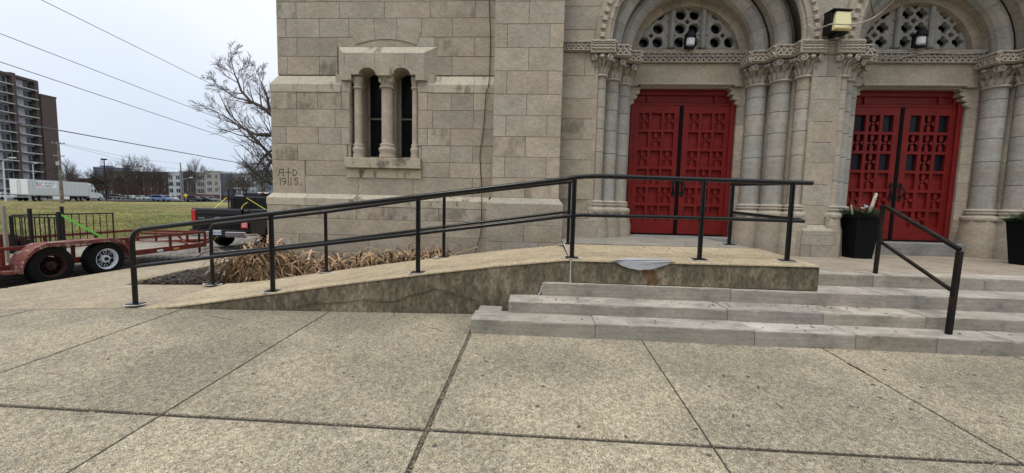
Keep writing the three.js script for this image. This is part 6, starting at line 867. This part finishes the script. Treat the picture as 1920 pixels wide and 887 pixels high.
// ---------- trees ----------
mat('bark', { color: lin(0.075, 0.062, 0.055), roughness: 0.95 });
function treeGeo(sd, H, spread, depth, opt = {}) {
  const keep = seed; seed = sd; const trunk = new GB(), crown = new GB();
  const grow = (p, d, len, r, lv) => {
    const n = lv === 0 ? 5 : 4; let q = p.clone(), dir = d.clone(), rad = r; const g = lv === 0 ? trunk : crown, kids = [];
    for (let i = 0; i < n; i++) { const nr = Math.max(rad * (lv === 0 ? 0.90 : 0.84), opt.min ?? 0.02), st = len / n; dir.add(new THREE.Vector3(rr(-1, 1), rr(-0.6, 1) * 0.9 + (opt.lift ?? 0.12), rr(-1, 1)).multiplyScalar(lv === 0 ? 0.09 : 0.20)).normalize(); const e = q.clone().addScaledVector(dir, st); g.tube(q, e, rad, nr, lv < 2 ? 7 : lv < 4 ? 4 : 3); q = e; rad = nr; if (lv < depth && (lv > 0 ? i >= 1 : i >= 2)) kids.push([q.clone(), dir.clone(), rad]); }
    if (lv >= depth) return;
    const branch = (b, bd, br, k) => { const ax = new THREE.Vector3(rr(-1, 1), rr(-0.5, 0.5), rr(-1, 1)).cross(bd).normalize(), ang = rr(0.4, 0.95) * spread; const nd = bd.clone().applyAxisAngle(ax, ang); grow(b, nd, len * rr(0.55, 0.82) * (lv === 0 ? 0.85 : 1), br * k, lv + 1); };
    for (const [b, bd, br] of kids) { branch(b, bd, br, rr(0.5, 0.68)); if (lv > 1 && rnd() < 0.6) branch(b, bd, br, 0.5); if (lv === 0) branch(b, bd, br, 0.6); }
    grow(q, dir.clone().applyAxisAngle(new THREE.Vector3(rr(-1, 1), 0, rr(-1, 1)).normalize(), rr(0.1, 0.4)), len * 0.72, rad * 0.9, lv + 1);
  };
  grow(new THREE.Vector3(0, 0, 0), (opt.dir ?? new THREE.Vector3(0, 1, 0)).clone().normalize(), H * 0.42, opt.r ?? H * 0.022, 0); seed = keep; return [trunk.geo(), crown.geo()];
}
{ // the large bare tree behind the tower
  const b = atZ(536, 385, 27), t = thing('bare_tree', 'large bare tree with spreading branches behind the church tower', 'tree', null, new THREE.Vector3(b.x, -0.3, b.z)); const [a, c] = treeGeo(77, 9.0, 1.0, 3, { r: 0.30, lift: 0.05, min: 0.012 }); part(t, 'trunk', a, M.bark); part(t, 'crown', c, M.bark);
  // long limbs reaching out past the wall
  const lim = new GB(), keep = seed; seed = 4242; const twigs = (p, d, len, r, lv) => { let q = p, dir = d.clone(), rad = r; const n = 5; for (let i = 0; i < n; i++) { dir.add(new THREE.Vector3(rr(-1, 1), rr(-0.7, 0.9), rr(-1, 1)).multiplyScalar(0.13)).normalize(); const e = q.clone().addScaledVector(dir, len / n); lim.tube(q, e, rad, Math.max(0.008, rad * 0.80), lv < 1 ? 7 : lv < 3 ? 4 : 3); q = e; rad = Math.max(0.008, rad * 0.80); if (lv < 4) for (let k = 0; k < (lv === 3 ? 2 : rnd() < 0.15 ? 0 : 1); k++) { const ax = new THREE.Vector3(rr(-0.5, 0.5), rr(-0.4, 0.4), rr(-1, 1)).normalize(); twigs(q, dir.clone().applyAxisAngle(ax, rr(0.35, 0.9) * (rnd() < 0.5 ? -1 : 1)), len * rr(0.45, 0.68), rad * 0.55, lv + 1); } } };
  const W = (px, py, Z = 26.5) => atZ(px, py, Z), o = t.position; const limb = (pts, r0, r1, len) => { const P = pts.map(([x, y, z]) => W(x, y, z)); for (let i = 0; i + 1 < P.length; i++) { const a2 = lerp(r0, r1, i / (P.length - 1)), b2 = lerp(r0, r1, (i + 1) / (P.length - 1)); lim.tube(P[i], P[i + 1], a2, b2, 7); const d = P[i + 1].clone().sub(P[i]).normalize(); for (let k = 0; k < 2; k++) { const s = P[i].clone().lerp(P[i + 1], rr(0.3, 1)), ax = new THREE.Vector3(0, rr(-0.3, 0.3), 1).normalize(); twigs(s, d.clone().applyAxisAngle(ax, (k ? 1 : -1) * rr(0.35, 0.85)), len * rr(0.6, 1), b2 * 0.6, 2); } } const l = P.length; twigs(P[l - 1], P[l - 1].clone().sub(P[l - 2]).normalize(), len, r1, 1); };
  limb([[530, 240], [508, 212], [490, 200], [470, 190], [452, 170], [445, 150]], 0.15, 0.06, 1.6); limb([[530, 262], [508, 252], [480, 252], [450, 238], [428, 222]], 0.13, 0.05, 1.35); limb([[528, 275], [506, 284], [492, 296], [482, 312], [470, 322]], 0.10, 0.04, 1.0); limb([[505, 210], [500, 180], [490, 155]], 0.08, 0.04, 1.3); limb([[470, 190], [440, 183], [415, 165]], 0.06, 0.03, 0.95); limb([[528, 292], [508, 302], [500, 318], [497, 331], [480, 337]], 0.10, 0.05, 0.8);
  seed = keep; const g = lim.geo(); g.translate(-o.x, -o.y, -o.z); part(t, 'limbs', g, M.bark);
}
{ // rows of bare trees along the road and car park
  const kinds = [[11, 10, 1.0], [23, 9, 1.15], [35, 11, 0.85]].map(([s, h, sp]) => treeGeo(s, h, sp, 4, { min: 0.018 })), spots = [[222, 375, 122, 1.15, 0], [240, 375.5, 120, 1.35, 1], [262, 375.5, 124, 1.2, 2], [284, 376, 122, 1.25, 0], [303, 376, 126, 1.1, 1], [362, 377, 132, 1.2, 2], [120, 377, 105, 1.0, 1], [135, 375, 112, 0.95, 2], [150, 375, 115, 0.8, 0], [168, 375, 118, 0.85, 1], [186, 375, 118, 0.8, 2], [204, 375, 120, 0.95, 1], [462, 376, 66, 0.62, 0], [492, 377, 60, 0.7, 2], [440, 378, 110, 0.9, 1]];
  const lab = ['tall bare tree just right of the black lamp mast', 'broad bare tree before the dark brick block', 'bare tree amid the dark brick block row', 'spreading bare tree above the blue minivan', 'slim bare tree at the right end of the dark brick block', 'bare tree standing before the umber block', 'low bare tree beside the leaning utility pole', 'scrubby bare tree behind the semi trailer front', 'scrubby bare tree over the semi trailer roof', 'scrubby bare tree left of the office tower', 'scrubby bare tree below the office tower', 'bare tree beside the black lamp mast base', 'bare tree before the white apartment block', 'bare tree close to the church tower edge', 'small bare tree before the slate stair block'];
  spots.forEach(([px, py, Z, s, k], i) => { const p = atZ(px, py, Z), t = thing('bare_tree', lab[i], 'tree', 'bare trees beyond the field', new THREE.Vector3(p.x, -0.2, p.z)); part(t, 'trunk', kinds[k][0], M.bark); part(t, 'crown', kinds[k][1], M.bark); t.scale.setScalar(s); t.rotation.y = i * 1.7; });
  const p = atZ(490, 372, 62), t = thing('evergreen_shrub', 'dark rounded evergreen shrub beside the church tower edge', 'shrub', null, new THREE.Vector3(p.x, -0.2, p.z)), g = new GB(), st = new GB(); st.tube(new THREE.Vector3(0, 0, 0), new THREE.Vector3(0, 1.2, 0), 0.12, 0.08, 6); part(t, 'trunk', st.geo(), M.bark); for (let i = 0; i < 3600; i++) { const a = rr(0, 6.283), u = rr(-1, 1), r = Math.pow(rnd(), 0.33) * (1 + 0.18 * Math.sin(a * 5 + u * 4)), q = new THREE.Vector3(Math.cos(a) * Math.sqrt(1 - u * u) * 1.5 * r, 1.65 + u * 1.25 * r, Math.sin(a) * Math.sqrt(1 - u * u) * 1.5 * r), d = new THREE.Vector3(rr(-1, 1), rr(-0.5, 1), rr(-1, 1)).multiplyScalar(0.14), e = new THREE.Vector3(rr(-1, 1), rr(-1, 1), rr(-1, 1)).multiplyScalar(0.07), k = rr(0.5, 1.3); g.tri(q.clone().sub(e), q.clone().add(e), q.clone().add(d), [k, k, k]); } part(t, 'foliage', g.geo(), M.fir);
}

// ---------- poles, lamps, sign, wires ----------
mat('polewood', { color: lin(0.20, 0.175, 0.15), map: T.ledge }); mat('signyellow', { color: lin(0.80, 0.50, 0.03), roughness: 0.5 });
const upTo = (px, py, Z) => atZ(px, py, Z);
{ const a = upTo(116.5, 380, 60), b = upTo(109, 267, 60); a.y = -0.3; const t = thing('utility_pole', 'leaning wooden utility pole with crossarms before the semi trailer', 'pole', null, a); const d = b.clone().sub(a), g = new GB(); g.tube(new THREE.Vector3(), d, 0.25, 0.14, 10); part(t, 'pole', g.geo(), M.polewood); for (const [u, w] of [[0.985, 0.85], [0.78, 0.7]]) { const c = d.clone().multiplyScalar(u); part(t, 'crossarm', boxUV(cbox(w * 2, 0.12, 0.1, 0.01).rotateY(0.3).translate(c.x, c.y, c.z)), M.polewood); for (const s of [-0.9, -0.3, 0.3, 0.9]) part(t, 'insulator', boxUV(new THREE.CylinderGeometry(0.05, 0.06, 0.16, 8).translate(c.x + s * w * 0.95, c.y + 0.13, c.z - s * w * 0.29)), M.zinc); } const c = d.clone().multiplyScalar(0.72); part(t, 'transformer', boxUV(new THREE.CylinderGeometry(0.2, 0.2, 0.6, 12).translate(c.x + 0.1, c.y - 0.6, c.z + 0.35)), M.zinc); }
{ const a = upTo(343.5, 380, 100), b = upTo(338, 305, 100); a.y = -0.2; const t = thing('utility_pole', 'wooden pole with a lamp arm before the umber block', 'pole', null, a), d = b.clone().sub(a), g = new GB(); g.tube(new THREE.Vector3(), d, 0.22, 0.12, 10); part(t, 'pole', g.geo(), M.polewood); const m = d.clone().multiplyScalar(0.57), e = upTo(357, 333, 100).sub(a); part(t, 'lamp_arm', poly([m, e], 0.05, 6), M.zinc); part(t, 'lamp_head', boxAt(e.x + 0.2, e.y, e.z, 0.8, 0.18, 0.35, 0.06), M.white); }
const lampPost = (pa, pb, pe, Z, label, m, head) => { const a = upTo(...pa, Z), b = upTo(...pb, Z), e = upTo(...pe, Z); a.y = Math.min(a.y, -0.1); const t = thing('street_lamp', label, 'street lamp', null, a); b.sub(a); e.sub(a); const g = new GB(); g.tube(new THREE.Vector3(), b, 0.14, 0.09, 10); part(t, 'mast', g.geo(), m); part(t, 'arm', poly([b, b.clone().lerp(e, 0.5).add(new THREE.Vector3(0, 0.25, 0)), e], 0.05, 6), m); part(t, 'lamp_head', boxAt(e.x, e.y, e.z, head, 0.2, 0.4, 0.07), m); };
mat('galv', { color: lin(0.50, 0.52, 0.55), roughness: 0.5 }); lampPost([11, 380], [5.5, 303], [24, 296], 64, 'pale steel street lamp with curved arm before the apartment tower', M.galv, 1.0); lampPost([65, 372], [61.5, 309], [67, 306], 95, 'pale steel street lamp behind the semi trailer', M.galv, 0.8); lampPost([413.5, 374], [413, 342], [411, 340.5], 140, 'slim grey street lamp before the slate stair block', M.galv, 0.8);
{ const a = upTo(200, 376, 92), b = upTo(195, 300, 92); a.y = -0.1; const t = thing('street_lamp', 'tall black lamp mast with a cluster of floodlights', 'street lamp', null, a); b.sub(a); const g = new GB(); g.tube(new THREE.Vector3(), b, 0.16, 0.10, 10); part(t, 'mast', g.geo(), M.iron); for (const [x, z] of [[-0.4, 0], [0.4, 0], [0, 0.4]]) part(t, 'lamp_head', boxAt(b.x + x, b.y + 0.15, b.z + z, 0.55, 0.35, 0.45, 0.08), M.iron); }
{ const p = upTo(348.5, 376, 95), h = upTo(348.5, 366.5, 95).y; const t = thing('warning_sign', 'yellow diamond warning sign on a thin post by the lot', 'sign', null, new THREE.Vector3(p.x, -0.15, p.z)); part(t, 'post', rail([new THREE.Vector3(0, 0, -0.05), new THREE.Vector3(0, h + 0.7, -0.05)], 0.04), M.zinc); const s = part(t, 'sign_plate', boxUV(cbox(0.76, 0.76, 0.03, 0.01).rotateZ(Math.PI / 4).translate(0, h + 0.15, 0)), M.signyellow); part(t, 'symbol', boxAt(0, h + 0.15, 0.02, 0.1, 0.4, 0.02, 0.004), M.black); }
{ mat('wire', { color: lin(0.10, 0.105, 0.11), roughness: 0.7 }); const W = (p, q, X, r, label) => { const a = atX(...p, X), b = atX(...q, X), pts = []; for (let i = -4; i <= 14; i++) { const u = i / 10, s = a.clone().lerp(b, u); s.y += 0.0; pts.push(s); } single('overhead_wire', tubeGeo(pts, r, 5, false, 60), M.wire, label, 'wire', 'overhead wires along the street'); };
  W([78, 0], [385, 152], -15.9, 0.011, 'highest overhead wire ending in the large tree crown'); W([0, 63], [377, 209], -16.1, 0.011, 'second overhead wire below the highest one'); W([0, 116], [418, 256], -16.0, 0.012, 'third overhead wire passing above the apartment tower roof'); W([98, 242], [440, 304], -16.0, 0.018, 'lowest thick overhead wire crossing the brick wing');
  for (const [p, q, l] of [[[112, 268], [338, 307], 'faint far wire between the two wooden poles'], [[112, 270], [338, 318], 'lower faint wire between the two wooden poles']]) { const a = atZ(...p, 60), b = atZ(...q, 100), m = a.clone().lerp(b, 0.5).add(new THREE.Vector3(0, -0.5, 0)); single('distribution_wire', tubeGeo([a, m, b], 0.022, 4, false, 20), M.wire, l, 'wire'); } }

for (const o of scene.children) o.traverse((c) => { if (c.isMesh) { c.castShadow = true; c.receiveShadow = true; } });
renderer.render(scene, camera);
